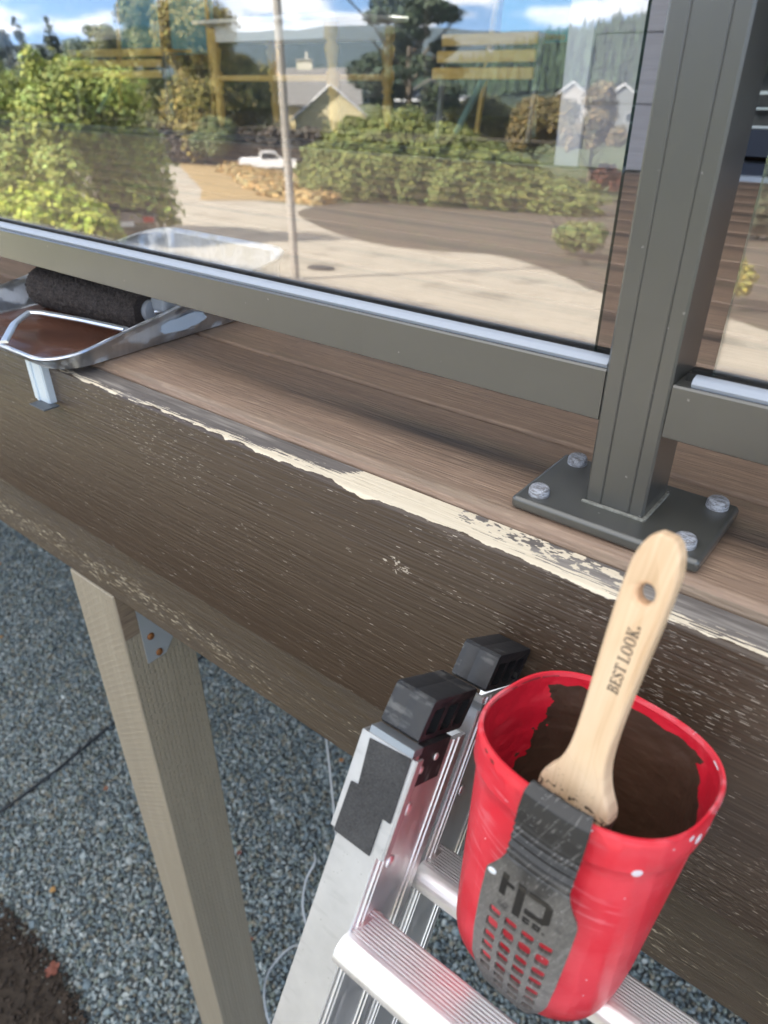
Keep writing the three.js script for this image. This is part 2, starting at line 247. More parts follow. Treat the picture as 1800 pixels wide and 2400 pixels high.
  const fm = new THREE.MeshPhysicalMaterial({ map: fmap, roughnessMap: frough, roughness: 1, bumpMap: rep(grainBump, 3.4, 0.55), bumpScale: 0.00045, specularIntensity: 1, ior: 1.5 });
  const yt = DY - 0.010, r = 0.005, yb = 2.709, o = [[-0.484, yt]];
  for (let a = 0; a <= 5; a++) { const t = Math.PI / 2 - a / 5 * Math.PI / 2; o.push([FX - r + r * Math.cos(t), yt - r + r * Math.sin(t)]); }
  o.push([FX, yb + 0.004], [FX - 0.004, yb], [-0.484, yb]);
  const g = prismX(o, -9, 2.6, 0.6), uv = g.attributes.uv; for (let i = 0; i < uv.count; i++) uv.setXY(i, (uv.getX(i) - X0) / LX, (uv.getY(i) + 0.012) / LS);
  part('fascia_board', g, fm, deck, 'wide fascia board freshly stained dark brown with bare cream wood along its top edge');
  // lower beam board with flaking older paint
  const low = tex(2048, 256, (u, v) => { const x = X0 + u * LX, s = v * 0.16, n = fbm(x * 12, s * 120, 4); let c = mix3([0.062, 0.043, 0.026], [0.088, 0.064, 0.038], n);
    const band = Math.exp(-Math.pow((s - 0.075 - 0.02 * nd(fbm(x * 3, 2, 2)) * 2) / 0.03, 2)) * step(0.3, 0.55, fbm(x * 2.2 + 4, 8, 2)); const f = fbm(x * 95 + 3, s * 520, 4); if (f > 0.82 - 0.18 * band) c = mix3([0.42, 0.36, 0.26], [0.3, 0.25, 0.17], noise(x * 90, s * 300)); return c; });
  const lm = new THREE.MeshPhysicalMaterial({ map: low, roughness: 0.42, bumpMap: rep(grainBump, 2, 0.9), bumpScale: 0.0012 });
  const ob = [[FX - 0.007, 2.708], [FX - 0.007, 2.585], [FX - 0.014, 2.578], [-0.54, 2.578], [-0.54, 2.708]];
  const gb = prismX(ob, -9, 2.6, 0.5), ub = gb.attributes.uv; for (let i = 0; i < ub.count; i++) ub.setXY(i, (ub.getX(i) - X0) / LX, ub.getY(i) / 0.16);
  part('beam', gb, lm, deck, 'lower beam under the fascia with flaking brown paint');
  for (let x = -8.6; x < 2.5; x += 0.41) part('joist', boxX(x, x + 0.038, 2.70, 2.975, -2.97, -0.545), std([0.23, 0.17, 0.10], 0.8), deck);
}

// ---------------------------------------------------------------- post under the beam
{
  const tan = tex(512, 1024, (u, v) => { const n = fbm(u * 14, v * 3, 4), g = fbm(u * 60, v * 5, 3); let c = mix3([0.29, 0.25, 0.185], [0.25, 0.215, 0.16], n); c = mix3(c, [0.32, 0.28, 0.21], step(0.5, 0.8, g) * 0.5); return c; });
  const dim = tex(512, 1024, (u, v) => {              // pressed rows of small incision marks
    const gx = u * 26, gy = v * 60, cx = Math.floor(gx), cy = Math.floor(gy + (cx % 2) * 0.5), on = Math.abs(gx - cx - 0.5) < 0.17 && Math.abs(gy + (cx % 2) * 0.5 - cy - 0.5) < 0.30 && hash(cx, cy) > 0.12; return on ? 0.1 : 0.75 + 0.2 * fbm(u * 20, v * 4, 3); }, false);
  const post = thing('support_post', 'square tan painted timber post holding up the deck beam', 'post', [-1.0255, 0, -0.524]);
  part('timber', uvBox(new RoundedBoxGeometry(0.135, 2.577, 0.14, 2, 0.004).translate(0, 2.577 / 2, 0)), new THREE.MeshStandardMaterial({ map: rep(tan, 3, 0.5), bumpMap: rep(dim, 4, 1.1), bumpScale: 0.0015, roughness: 0.6 }), post);
  // steel corner bracket with rusty screws
  const sh = new THREE.Shape([[0, 0], [0.085, 0], [0.085, -0.115], [0.040, -0.174], [0, -0.174]].map((p) => new THREE.Vector2(...p)));
  const br = part('corner_bracket', new THREE.ExtrudeGeometry(sh, { depth: 0.003, bevelEnabled: false }).rotateY(Math.PI / 2).translate(0.0678, 2.575, 0.036), std([0.46, 0.49, 0.52], 0.4, { metalness: 0.6 }), post);
  for (const [y, z] of [[2.458, 0.020], [2.413, 0.010]]) part('screw', new THREE.SphereGeometry(0.0075, 12, 8).scale(0.6, 1, 1).translate(0.0715, y, z), std([0.22, 0.09, 0.03], 0.6, { metalness: 0.5 }), br);
  const t2 = tex(256, 256, (u, v) => { const n = fbm(u * 5, v * 40, 4); return mix3([0.10, 0.07, 0.05], [0.26, 0.20, 0.14], n); });
  part('bare_wood_patch', uvBox(new THREE.BoxGeometry(0.001, 0.10, 0.030).translate(0.0681, 2.527, 0.052)), new THREE.MeshStandardMaterial({ map: rep(t2, 8, 8), roughness: 0.9 }), post, 'weathered corner of the post where paint has worn off');
  // the next post along the beam, out of sight below it
}

// ---------------------------------------------------------------- glass railing
{
  const rail = thing('deck_railing', 'dark grey metal deck railing with clear glass panels and a square post', 'railing');
  // square post with two fine grooves down the front
  const x0 = -0.200, x1 = -0.148, zf = -0.5305, zb = -0.5865, gr = (x) => [[x - 0.0010, zf], [x, zf - 0.0009], [x + 0.0010, zf]];
  const o = [[x0, zb + 0.002], [x0, zf - 0.0018], [x0 + 0.0018, zf], ...gr(x0 + 0.0145), ...gr(x1 - 0.0125), [x1 - 0.0018, zf], [x1, zf - 0.0018], [x1, zb + 0.002], [x1 - 0.002, zb], [x0 + 0.002, zb]];
  const post = part('railing_post', prism(o, (p, q, t) => V(p, t, q), [DY + 0.013, 4.05], 0.3), M.coat, rail);
  const plate = part('base_plate', rbox(0.166, 0.0125, 0.108, -0.1725, DY + 0.0068, -0.5525, 0.0045, 4), M.coat, post);
  const dust = tex(256, 256, (u, v) => mix3([0.10, 0.10, 0.085], [0.25, 0.25, 0.22], fbm(u * 20, v * 20, 4)));
  part('weld_seam', [rbox(0.056, 0.003, 0.0035, -0.174, DY + 0.0135, zf + 0.0012, 0.001), rbox(0.0035, 0.003, 0.058, x1 + 0.0012, DY + 0.0135, -0.5585, 0.001)], new THREE.MeshStandardMaterial({ map: rep(dust, 18, 18), roughness: 1 }), post);
  const white = tex(256, 256, (u, v) => { const s = fbm(u * 6, v * 40, 4), t = fbm(u * 30, v * 30, 3); return mix3([0.13, 0.125, 0.13], [0.36, 0.38, 0.42], step(0.30, 0.75, 0.75 * s + 0.3 * t)); });
  const capM = (a) => new THREE.MeshStandardMaterial({ map: rep(white, 26 * a, 26), roughness: 0.55 });
  [[-0.237, -0.516], [-0.2365, -0.592], [-0.1055, -0.592], [-0.108, -0.5165]].forEach(([x, z], i) => {
    const pts = [[0, 0.0085], [0.0062, 0.0083], [0.0080, 0.0075], [0.0091, 0.0055], [0.0094, 0.001], [0.0094, 0]].map((p) => new THREE.Vector2(...p)).reverse();
    part('bolt_cap', uvBox(new THREE.LatheGeometry(pts, 28).translate(x, DY + 0.013, z), i * 0.3, i * 0.7), capM(1 + 0.2 * i), plate, ['pale paint smeared bolt cap', null, null, null][i] || undefined);
  });
  for (const [xa, xb, ga, gb] of [[-7.5, x0 - 0.0006, -7.4, -0.2215], [x1 + 0.0006, 1.9, -0.1265, 1.8]]) {
    const y0 = 3.0895, y1 = 3.1330, zf2 = -0.5318, zb2 = -0.583;
    const r = part('bottom_rail', prismX([[zb2, y0], [zf2 - 0.001, y0], [zf2, y0 + 0.001], [zf2, y1 - 0.0015], [zf2 - 0.0015, y1], [zb2, y1]], xa, xb, 0.3), M.coat, rail);
    const a = xa < -1 ? xa : xa + 0.012, b = xa < -1 ? xb - 0.001 : xb;
    part('vinyl_bead', prismX([[-0.536, y1], [-0.5345, y1 + 0.003], [-0.537, y1 + 0.0060], [-0.5425, y1 + 0.0078], [-0.5465, y1 + 0.0070], [-0.5475, y1]], a, b, 0.9), M.vinyl, r);
    part('rubber_gasket', [boxX(xa < -1 ? xa : xa + 0.004, b, y1, y1 + 0.0055, -0.5525, -0.5478), boxX(xa < -1 ? xa : xa + 0.004, b, y1, y1 + 0.006, -0.566, -0.5592)], M.rubber, r);
    const pg = new THREE.BoxGeometry(gb - ga, 0.93, 0.006).translate((ga + gb) / 2, y1 - 0.008 + 0.465, -0.556);
    const gp = part('glass_panel', pg, [M.glassEdge, M.glassEdge, M.glassEdge, M.glassEdge, M.pane, M.pane], rail);
    part('added_reflection_layer', new THREE.PlaneGeometry(gb - ga - 0.001, 0.929).translate((ga + gb) / 2, y1 - 0.008 + 0.465, -0.556), M.reflectLayer, gp);  // extra sheet added to strengthen the street mirrored in the glass
  }
  part('top_rail', rbox(9.6, 0.05, 0.07, -2.8, 4.075, -0.556, 0.006), M.coat, rail);
}

// ---------------------------------------------------------------- the house behind the deck
{
  const ZW = -3.01, house = thing('house', 'house behind the deck with grey lap siding and wide glass doors', 'house');
  const sid = tex(512, 256, (u, v) => { const n = fbm(u * 6, v * 60, 4); return mix3([0.26, 0.255, 0.27], [0.31, 0.305, 0.32], n); }), sidB = tex(512, 256, (u, v) => fbm(u * 5 + nd(fbm(u * 9, v * 3, 2)) * 0.2, v * 60, 3), false);
  const sm = new THREE.MeshStandardMaterial({ map: rep(sid, 1.2, 3), bumpMap: rep(sidB, 1.2, 3), bumpScale: 0.0015, roughness: 0.75 });
  const doors = [[-6.6, -1.49], [-1.02, 1.6]], top = 5.08;
  const lap = (xa, xb, y) => prismX([[ZW + 0.006, y + 0.222], [ZW + 0.014, y], [ZW - 0.004, y], [ZW - 0.004, y + 0.222]], xa, xb, 0.3);
  for (let k = 0; k < 12; k++) { const y = 3.007 + k * 0.224; if (y < top - 0.03) { part('siding_board', lap(-1.385, -1.10, y), sm, house); part('siding_board', lap(-12, doors[0][0] - 0.09, y), sm, house); part('siding_board', lap(1.69, 6, y), sm, house); } else part('siding_board', lap(-12, 6, y), sm, house); }
  part('lower_wall', boxX(-12, 6, 0, 2.995, ZW - 0.16, ZW), std([0.30, 0.29, 0.27], 0.85), house);
  const shell = std([0.42, 0.41, 0.39], 0.9);
  part('pier_wall', [boxX(-1.485, -1.025, 3.0, top, ZW - 0.15, ZW - 0.005), boxX(-12, doors[0][0], 3.0, top, ZW - 0.15, ZW - 0.005), boxX(1.6, 6, 3.0, top, ZW - 0.15, ZW - 0.005), boxX(-12, 6, top, 5.72, ZW - 0.15, ZW - 0.005)], shell, house);
  // room: floor, ceiling, end walls and a back wall with unseen windows added to sun the furniture
  part('room_floor', boxX(-12, 6, 2.9, 2.999, -6.2, ZW - 0.15), phys([0.020, 0.015, 0.012], 1, { specularIntensity: 0.02 }), house);
  part('room_ceiling', boxX(-12, 6, 5.6, 5.72, -6.2, ZW - 0.15), std([0.16, 0.16, 0.15], 0.9), house);
  part('end_wall', boxX(-12.15, -12, 0, 5.72, -6.35, ZW), shell, house); part('end_wall', boxX(6, 6.15, 0, 5.72, -6.35, ZW), shell, house);
  part('partition_wall', boxX(-1.36, -1.24, 3.0, 5.6, -6.2, ZW - 0.15), std([0.2, 0.19, 0.18], 0.9), house);
  const wy0 = 4.6, wy1 = 5.45, addedWins = [[-11.5, -8.6], [-8.3, -5.6], [-5.3, -2.6]];
  const back = [boxX(-12, 6, 0, wy0, -6.35, -6.2), boxX(-12, 6, wy1, 5.72, -6.35, -6.2)]; let last = -12; for (const [a, b] of [...addedWins, [6, 6]]) { if (a > last) back.push(boxX(last, a, wy0, wy1, -6.35, -6.2)); last = b; }
  part('back_wall', back, std([0.05, 0.048, 0.045], 0.9), house);
  for (const [a, b] of addedWins) { const w = part('rear_window', [boxX(a, b, wy0, wy0 + 0.05, -6.30, -6.25), boxX(a, b, wy1 - 0.05, wy1, -6.30, -6.25), boxX(a, a + 0.05, wy0 + 0.05, wy1 - 0.05, -6.30, -6.25), boxX(b - 0.05, b, wy0 + 0.05, wy1 - 0.05, -6.30, -6.25)], M.whiteTrim, house); part('pane', new THREE.PlaneGeometry(b - a - 0.1, wy1 - wy0 - 0.1).translate((a + b) / 2, (wy0 + wy1) / 2, -6.275), M.doorPane, w); }  // unseen windows, added as openings for sunlight
  // door trim, frames and panes facing the deck
  part('door_trim', boxX(-1.49, -1.387, 3.004, 5.18, ZW - 0.004, ZW + 0.026), std([0.52, 0.54, 0.57], 0.5), house, 'pale grey vertical door trim board');
  part('door_trim', boxX(-1.10, -1.02, 3.004, 5.18, ZW - 0.004, ZW + 0.026), std([0.52, 0.54, 0.57], 0.5), house);
  const navy = std([0.018, 0.026, 0.045], 0.3);
  const d1 = part('sliding_door', [boxX(-6.6, -1.492, 3.004, 3.03, ZW - 0.09, ZW - 0.02), boxX(-4.06, -4.0, 3.7, top, ZW - 0.075, ZW - 0.035)], std([0.03, 0.03, 0.03], 0.4), house, 'wide glass door left of the siding');
  part('door_glass', new THREE.PlaneGeometry(5.1, top - 3.03).translate(-4.045, (top + 3.03) / 2, ZW - 0.05), M.doorPane, d1);
  const d2 = part('sliding_door', [boxX(-1.018, 1.6, 3.004, 3.055, ZW - 0.05, ZW + 0.02), boxX(-1.018, 1.6, 3.075, 3.16, ZW - 0.06, ZW + 0.004), boxX(-1.018, -0.985, 3.055, top, ZW - 0.06, ZW)], navy, house, 'dark blue framed glass door beyond the railing post');
  part('sill_strip', boxX(-1.018, 1.6, 3.0, 3.004 + 0.012, ZW + 0.021, ZW + 0.06), std([0.30, 0.35, 0.42], 0.4), d2);
  part('white_bead', boxX(-1.0, 1.6, 3.162, 3.169, ZW - 0.03, ZW - 0.012), std([0.5, 0.55, 0.55], 0.4), d2);
  part('blind_slat', [boxX(-0.96, 1.6, 3.215, 3.222, ZW - 0.13, ZW - 0.10), boxX(-0.96, 1.6, 3.262, 3.272, ZW - 0.13, ZW - 0.10)], std([0.62, 0.66, 0.62], 0.6), d2);
  part('door_glass', new THREE.PlaneGeometry(2.58, top - 3.16).translate(0.31, (top + 3.16) / 2, ZW - 0.045), M.doorPane, d2);
  // roof, its unseen eave stretched out over the deck to shade it
  const shadeRoof = part('roof', prism([[-1.1, 5.66], [-4.65, 6.45], [-6.95, 5.66], [-6.95, 5.78], [-4.65, 6.6], [-1.1, 5.78]], (q, p, t) => V(t, p, q), [-12.5, 6.5], 0.3), std([0.08, 0.08, 0.085], 0.9), house);
  part('gutter', boxX(-12.5, 6.5, 5.64, 5.76, -1.095, -0.99), M.whiteTrim, shadeRoof);
  part('soffit', boxX(-12.5, 6.5, 5.63, 5.655, -3.0, -1.11), shell, shadeRoof);

  // ---- furniture seen through the glass
  const oak = tex(256, 256, (u, v) => mix3([0.66, 0.38, 0.07], [0.80, 0.52, 0.14], fbm(u * 4, v * 50, 4))), wood = new THREE.MeshStandardMaterial({ map: rep(oak, 2, 2), roughness: 0.5 });
  const cream = std([0.86, 0.80, 0.70], 0.5), teal = std([0.05, 0.34, 0.42], 0.7, { side: THREE.DoubleSide });
  const table = thing('side_table', 'wooden table with turned legs and cream apron behind the glass door', 'table', [-4.13, 3.0, -4.22]);
  const lw = 0.56, ld = 0.28, prof = [[0.016, 0], [0.030, 0.05], [0.036, 0.14], [0.024, 0.2], [0.044, 0.215], [0.030, 0.235], [0.042, 0.27], [0.042, 0.33], [0.026, 0.35], [0.036, 0.40], [0.048, 0.47], [0.028, 0.50], [0.046, 0.515], [0.046, 0.60]].map((p) => new THREE.Vector2(...p));
  for (const sx of [-1, 1]) for (const sz of [-1, 1]) part('leg', new THREE.LatheGeometry(prof, 14).translate(sx * lw, 0, sz * ld), wood, table);
  for (const sz of [-1, 1]) part('stretcher', rbox(1.1, 0.035, 0.03, 0, 0.30, sz * ld, 0.006), wood, table);
  part('apron', [box(1.19, 0.10, 0.03, 0, 0.565, ld), box(1.19, 0.10, 0.03, 0, 0.565, -ld), box(0.03, 0.10, 0.5, lw, 0.565, 0), box(0.03, 0.10, 0.5, -lw, 0.565, 0)], cream, table);
  part('table_top', rbox(1.34, 0.026, 0.74, 0, 0.629, 0, 0.008), cream, table);
  const chair = (name, label, x, z, w, turn, n) => {
    const c = thing(name, label, n ? 'bench' : 'chair', [x, 3.0, z], turn);
    for (let k = 0; k < 3; k++) part('slat', rbox(w - 0.02 * k, 0.055, 0.022, 0, 0.325 + k * 0.078, 0.20 - 0.03 * k, 0.006), wood, c);
    for (let k = 0; k < 4; k++) part('seat_slat', rbox(w - 0.04, 0.02, 0.07, 0, 0.49, 0.10 - 0.085 * k, 0.005), wood, c);
    for (const s of [-1, 1]) { part('leg', bar([s * w * 0.47, 0, 0.16], [s * w * 0.47, 0.50, 0.10], 0.016), std([0.20, 0.19, 0.17], 0.4), c); part('diagonal_brace', bar([s * w * 0.40, 0.02, 0.02], [s * w * 0.18, 0.48, -0.22], 0.02), std([0.16, 0.30, 0.28], 0.5), c); part('back_post', bar([s * w * 0.5, 0.0, -0.34], [s * w * 0.44, 1.05, -0.5], 0.018), wood, c); }
    for (const s of n ? [-0.5, 0.5] : [0]) part('back_cushion', rbox(n ? w * 0.40 : w * 0.8, 0.62, 0.06, s * w * 0.55, 0.82, -0.42, 0.025).rotateX(-0.08), teal, c, 'turquoise back cushion');
    return c;
  };
  chair('slatted_bench', 'wooden slatted bench with two turquoise cushions inside the glass door', -6.35, -4.35, 1.25, 0.1, 1);
  chair('slatted_chair', 'wooden slatted chair with one turquoise cushion beside the turned leg table', -2.42, -4.05, 0.62, 0.05, 0);
}

// ================================================================= OBJECTS
// ---------------------------------------------------------------- ladder: two stacked sections leaning on the fascia
const brushed = tex(512, 512, (u, v) => 0.5 + nd(fbm(u * 4, v * 160, 3)) * 0.7, false);
const aluRough = tex(512, 512, (u, v) => clamp(0.47 + 0.26 * nd(fbm(u * 10, v * 30, 4)) + 0.10 * nd(fbm(u * 3, v * 200, 2))), false);
const scuff = tex(1024, 1024, (u, v) => { const n = fbm(u * 20, v * 20, 5), s = 1 - 0.07 * step(0.6, 0.75, fbm(u * 60, v * 12, 3)), t = hash(Math.floor(u * 400), Math.floor(v * 400)) > 0.9985 ? 0.55 : 1; const k = (0.46 + 0.10 * n) * s * t; return [k, k, k * 1.005]; });
const millAlu = new THREE.MeshPhysicalMaterial({ map: rep(scuff, 4, 4), metalness: 0.9, roughness: 0.48, bumpMap: rep(brushed, 8, 8), bumpScale: 0.0001 });
const railAlu = new THREE.MeshPhysicalMaterial({ color: new THREE.Color().setRGB(0.80, 0.79, 0.79), metalness: 1, roughness: 1, roughnessMap: rep(aluRough, 5, 5) });
{
  const S = 0.963, th = Math.PI / 6, c = Math.cos(th), s = Math.sin(th);
  const P = (x, n, a) => V(x, EYE + n * s + a * c, n * c - a * s);
  const ladder = thing('ladder', 'aluminium extension ladder with black rubber end caps leaning against the fascia', 'ladder');
  const XR = -0.1873, XL = -0.2215, N0 = -0.4218, xr2 = 0.225;
  const grip = tex(512, 512, (u, v) => { const n = fbm(u * 90, v * 90, 3), m = fbm(u * 7, v * 7, 4); return mix3([0.020, 0.020, 0.021], [0.060, 0.060, 0.060], clamp(n * 0.8 + m * 0.5 - 0.3)); }), gripB = tex(512, 512, (u, v) => fbm(u * 80, v * 80, 3), false);
  const gripM = new THREE.MeshStandardMaterial({ map: rep(grip, 9, 9), bumpMap: rep(gripB, 9, 9), bumpScale: 0.0008, roughness: 0.85 });
  const capT = tex(512, 512, (u, v) => mix3([0.013, 0.014, 0.016], [0.085, 0.085, 0.083], step(0.55, 0.8, fbm(u * 9 + 2 * fbm(u * 5, v * 5), v * 26, 4)) * step(0.35, 0.7, fbm(u * 5, v * 5 + 4, 3))));
  const capM = phys([1, 1, 1], 0.5, { map: rep(capT, 9, 9), bumpMap: rep(speckle, 20, 20), bumpScale: 0.0004 });
  // rail section in (x, n): front flange, ribbed web, back flange
  const web = 0.083, ribs = [[0.006, 0], [0.0065, 0.0012], [0.010, 0.0012], [0.0105, 0], [0.0125, 0], [0.013, 0.001], [0.016, 0.001], [0.0165, 0], [0.030, -0.0016], [0.050, -0.0016], [0.062, 0], [0.0625, 0.001], [0.066, 0.001], [0.0665, 0], [0.070, 0], [0.0705, 0.001], [0.074, 0.001], [0.0745, 0]];
  const outline = (sgn, xw, xf) => { const q = (dx) => xw + sgn * dx; return [[xf, N0], [q(-0.0012), N0], [q(0), N0 - 0.0012], ...ribs.map(([n, h]) => [q(h), N0 - n]), [q(0), N0 - web + 0.001], [q(-0.001), N0 - web], [xf, N0 - web], [xf, N0 - web + 0.003], [q(-0.0035), N0 - web + 0.003], [q(-0.0035), N0 - 0.003], [xf, N0 - 0.003]]; };
  const section = (dn, da, dx, aTop, aBot, tag) => {
    const rails = [];
    for (const [sgn, xw, xf] of [[1, XR, XL], [-1, xr2, xr2 + 0.034]]) {
      const r = part('rail', prism(outline(sgn, xw, xf), (x, n, a) => P(x + dx, n + dn, a + da), [aTop, aBot], 0.25), railAlu, ladder);
      rails.push(r);
      // bright flange face, mill finish
      const w = Math.abs(xf - xw);
      part('flange', prism([[Math.min(xf, xw) - 0.0004, N0 + 0.0009], [Math.max(xf, xw) - 0.0008, N0 + 0.0009], [Math.max(xf, xw) + 0.0003, N0 + 0.0002], [Math.min(xf, xw), N0 + 0.0002]], (x, n, a) => P(x + dx, n + dn, a + da), [aTop, aBot], 0.2), millAlu, r);
      for (let k = 0; k < 2; k++) { const p = P(xw + dx + sgn * 0.001, N0 + dn - 0.022, aTop + da - 0.045 - 0.042 * k); part('rivet', new THREE.SphereGeometry(0.0050, 14, 8).scale(0.45, 1, 1).translate(p.x, p.y, p.z), railAlu, r); }
    }
    // rungs: ribbed tread, rounded nose, lip below
    const base = [[-0.230, -0.540], [-0.199, -0.527]].map(([z, y]) => [z * S, y * S]);
    const n0 = base[0], n1 = base[1], o = [], L = Math.hypot(n1[0] - n0[0], n1[1] - n0[1]), t = [(n1[0] - n0[0]) / L, (n1[1] - n0[1]) / L], up = [-t[1], t[0]];
    for (let k = 0; k < 10; k++) { const g = L / 10; for (const [f, h] of [[0.02, -0.0007], [0.30, -0.0007], [0.36, 0.0004], [0.92, 0.0004]]) { const d = (k + f) * g; o.push([n0[0] + t[0] * d + up[0] * h, n0[1] + t[1] * d + up[1] * h]); } }
    for (let k = 0; k <= 8; k++) { const a = Math.PI / 2 - k / 8 * Math.PI * 0.62, r = 0.0125; o.push([n1[0] - 0.0005 + up[0] * (-r) + r * (Math.cos(a) * t[0] + Math.sin(a) * up[0]), n1[1] + up[1] * (-r) + r * (Math.cos(a) * t[1] + Math.sin(a) * up[1])]); }
    o.push([-0.1812, -0.524], [-0.1806, -0.5275], [-0.1828, -0.5285], [-0.190, -0.541], [-0.206, -0.551], [-0.2215, -0.538]);
    const dv = P(0, dn, da).sub(P(0, 0, 0));
    const pitch = 0.29, many = 11;
    for (let k = 0; k < many; k++) {
      const dk = P(0, 0, -pitch * k).sub(P(0, 0, 0)), off = dv.clone().add(dk);
      if (off.y + EYE - 0.5 < 0.06) break;
      const r = part('rung', prism(o, (z, y, x) => V(x, EYE + y + off.y, z + off.z), [XR + dx - 0.001, xr2 + dx + 0.001], 0.35), millAlu2, ladder);
      for (const sx of [XR + dx, xr2 + dx]) { const cz = -0.2045, cy = -0.531, ring = []; for (let i = 0; i < 24; i++) { const a = i / 24 * 2 * Math.PI; ring.push([cz + 0.0245 * Math.cos(a), cy + 0.019 * Math.sin(a) + 0.008 * Math.cos(a)]); } part('rung_collar', prism(ring, (z, y, x) => V(x, EYE + y + off.y, z + off.z), sx < 0 ? [sx - 0.0005, sx + 0.004] : [sx - 0.004, sx + 0.0005], 0.6), railAlu, r); }
    }
    return rails;
  };
  var millAlu2 = new THREE.MeshPhysicalMaterial({ color: new THREE.Color().setRGB(0.86, 0.86, 0.87), metalness: 1, roughness: 1, roughnessMap: rep(aluRough, 6, 12) });
  const near = section(0, 0, 0, -0.209, -3.42, 'near'), rear = section(-0.1006, 0.0148, -0.003, -0.198, -3.48, 'rear');
  // sleeve with stepped grip tape on the near left rail
  const sl = part('sleeve', [prism([[-0.2275, N0 + 0.003], [-0.1822, N0 + 0.003], [-0.1806, N0 + 0.0014], [-0.1806, N0 - 0.006], [-0.1822, N0 - 0.006], [-0.1822, N0 + 0.0012], [-0.2275, N0 + 0.0012]], (x, n, a) => P(x, n, a), [-0.2085, -0.2835], 0.3), prism([[-0.2275, N0 + 0.003], [-0.2275, N0 - 0.012], [-0.2262, N0 - 0.012], [-0.2262, N0 + 0.0012]], (x, n, a) => P(x, n, a), [-0.2085, -0.2835], 0.3)], millAlu, near[0], 'bright aluminium sleeve round the rail top');
  const tape = [[0.17, 0.04], [0.90, 0.0], [0.92, 0.62], [0.77, 0.62], [0.775, 1.0], [0.09, 1.0], [0.10, 0.5], [0.235, 0.49]].map(([a, b]) => new THREE.Vector2(a * 0.0465, -b * 0.076));
  const tg = new THREE.ExtrudeGeometry(new THREE.Shape(tape), { depth: 0.0012, bevelEnabled: true, bevelSize: 0.0003, bevelThickness: 0.0003, bevelSegments: 1 });
  { const p = tg.attributes.position; for (let i = 0; i < p.count; i++) { const q = P(-0.2270 + p.getX(i), N0 + 0.0031 + p.getZ(i), -0.2087 + p.getY(i)); p.setXYZ(i, q.x, q.y, q.z); } tg.computeVertexNormals(); }
  part('grip_tape', tg, gripM, sl, 'black gritty grip tape with stepped edges');
  // rubber end caps: slanted block with three pockets on the inner side
  const prof = [[-0.463, -0.4497], [-0.4039, -0.4148], [-0.3838, -0.4382], [-0.441, -0.473]].map(([z, y]) => [z * S, y * S]);
  const cap = (dx, dy, dz, mirror, x0) => {
    const A = prof[0], B = prof[1], C = prof[2], D = prof[3], at = (i, j) => { const e = (u, v, k) => mix(mix(A[k], B[k], u), mix(D[k], C[k], u), v); return new THREE.Vector2(e(i, j, 0), e(i, j, 1)); };
    const ring = (pts) => pts.map((p) => at(...p));
    const soft = (i0, i1, j0, j1, r) => ring([[i0 + r, j0], [i1 - r, j0], [i1, j0 + r * 2], [i1, j1 - r * 2], [i1 - r, j1], [i0 + r, j1], [i0, j1 - r * 2], [i0, j0 + r * 2]]);
    const sh = new THREE.Shape(soft(0.0, 1.0, 0.0, 1.0, 0.03)); for (const [a, b] of [[0.10, 0.31], [0.39, 0.61], [0.70, 0.92]]) sh.holes.push(new THREE.Path(soft(a, b, 0.22, 0.86, 0.02)));
    const solid = new THREE.Shape(soft(0, 1, 0, 1, 0.03)), opt = (d) => ({ depth: d, bevelEnabled: true, bevelSize: 0.0012, bevelThickness: 0.0012, bevelSegments: 2 });
    const put = (g, x) => { const p = g.attributes.position; for (let i = 0; i < p.count; i++) { const u = p.getX(i), v = p.getY(i), w = p.getZ(i); p.setXYZ(i, x0 + dx + (mirror ? 0.0333 - x - w : x + w), EYE + v + dy, u + dz); } if (mirror) { const a = p.array; for (let i = 0; i < a.length; i += 9) for (let k = 0; k < 3; k++) [a[i + 3 + k], a[i + 6 + k]] = [a[i + 6 + k], a[i + 3 + k]]; } g.computeVertexNormals(); return uvBox(toCreasedNormals(g, 0.5)); };
    return [put(new THREE.ExtrudeGeometry(solid, opt(0.013)), 0.0012), put(new THREE.ExtrudeGeometry(sh, opt(0.0165)), 0.0156)];
  };
  const ndx = 0.0043 * S, ndy = 0.0337 * S, ndz = 0.1011 * S, cx = -0.2355 * S;
  part('end_cap', cap(0, 0, 0.0125 - 0.0125, false, cx), capM, rear[0], 'black rubber end cap touching the fascia');
  part('end_cap', cap(ndx, ndy, ndz, false, cx), capM, near[0], 'black rubber end cap on the near rail top');
  part('end_cap', cap(0, 0, 0, true, xr2), capM, rear[1]); part('end_cap', cap(ndx, ndy, ndz, true, xr2), capM, near[1]);
  // metal lip and bracket under the caps
  for (const [r, dx, dn, da] of [[near[0], 0, 0, 0], [rear[0], -0.003, -0.1006, 0.0148]]) {
    const b = part('cap_bracket', prism([[XR - 0.004, N0 - 0.010], [XR + 0.0015, N0 - 0.010], [XR + 0.0015, N0 - 0.052], [XR - 0.004, N0 - 0.052]], (x, n, a) => P(x + dx, n + dn, a + da), [-0.2035, -0.236], 0.3), capM, r);
    part('cap_lip', prism([[XL - 0.001, N0 + 0.002], [XR + 0.002, N0 + 0.002], [XR + 0.002, N0 - 0.01], [XL - 0.001, N0 - 0.01]], (x, n, a) => P(x + dx, n + dn, a + da), [-0.203, -0.2086], 0.3), phys([0.3, 0.32, 0.34], 0.3, { metalness: 0.7 }), r);
    for (const [n, a] of [[-0.018, -0.222], [-0.036, -0.216]]) { const p = P(XR + dx + 0.002, N0 + dn + n, a + da); part('rivet', new THREE.SphereGeometry(0.003, 12, 8).scale(0.5, 1, 1).translate(p.x, p.y, p.z), railAlu, b); }
  }
}

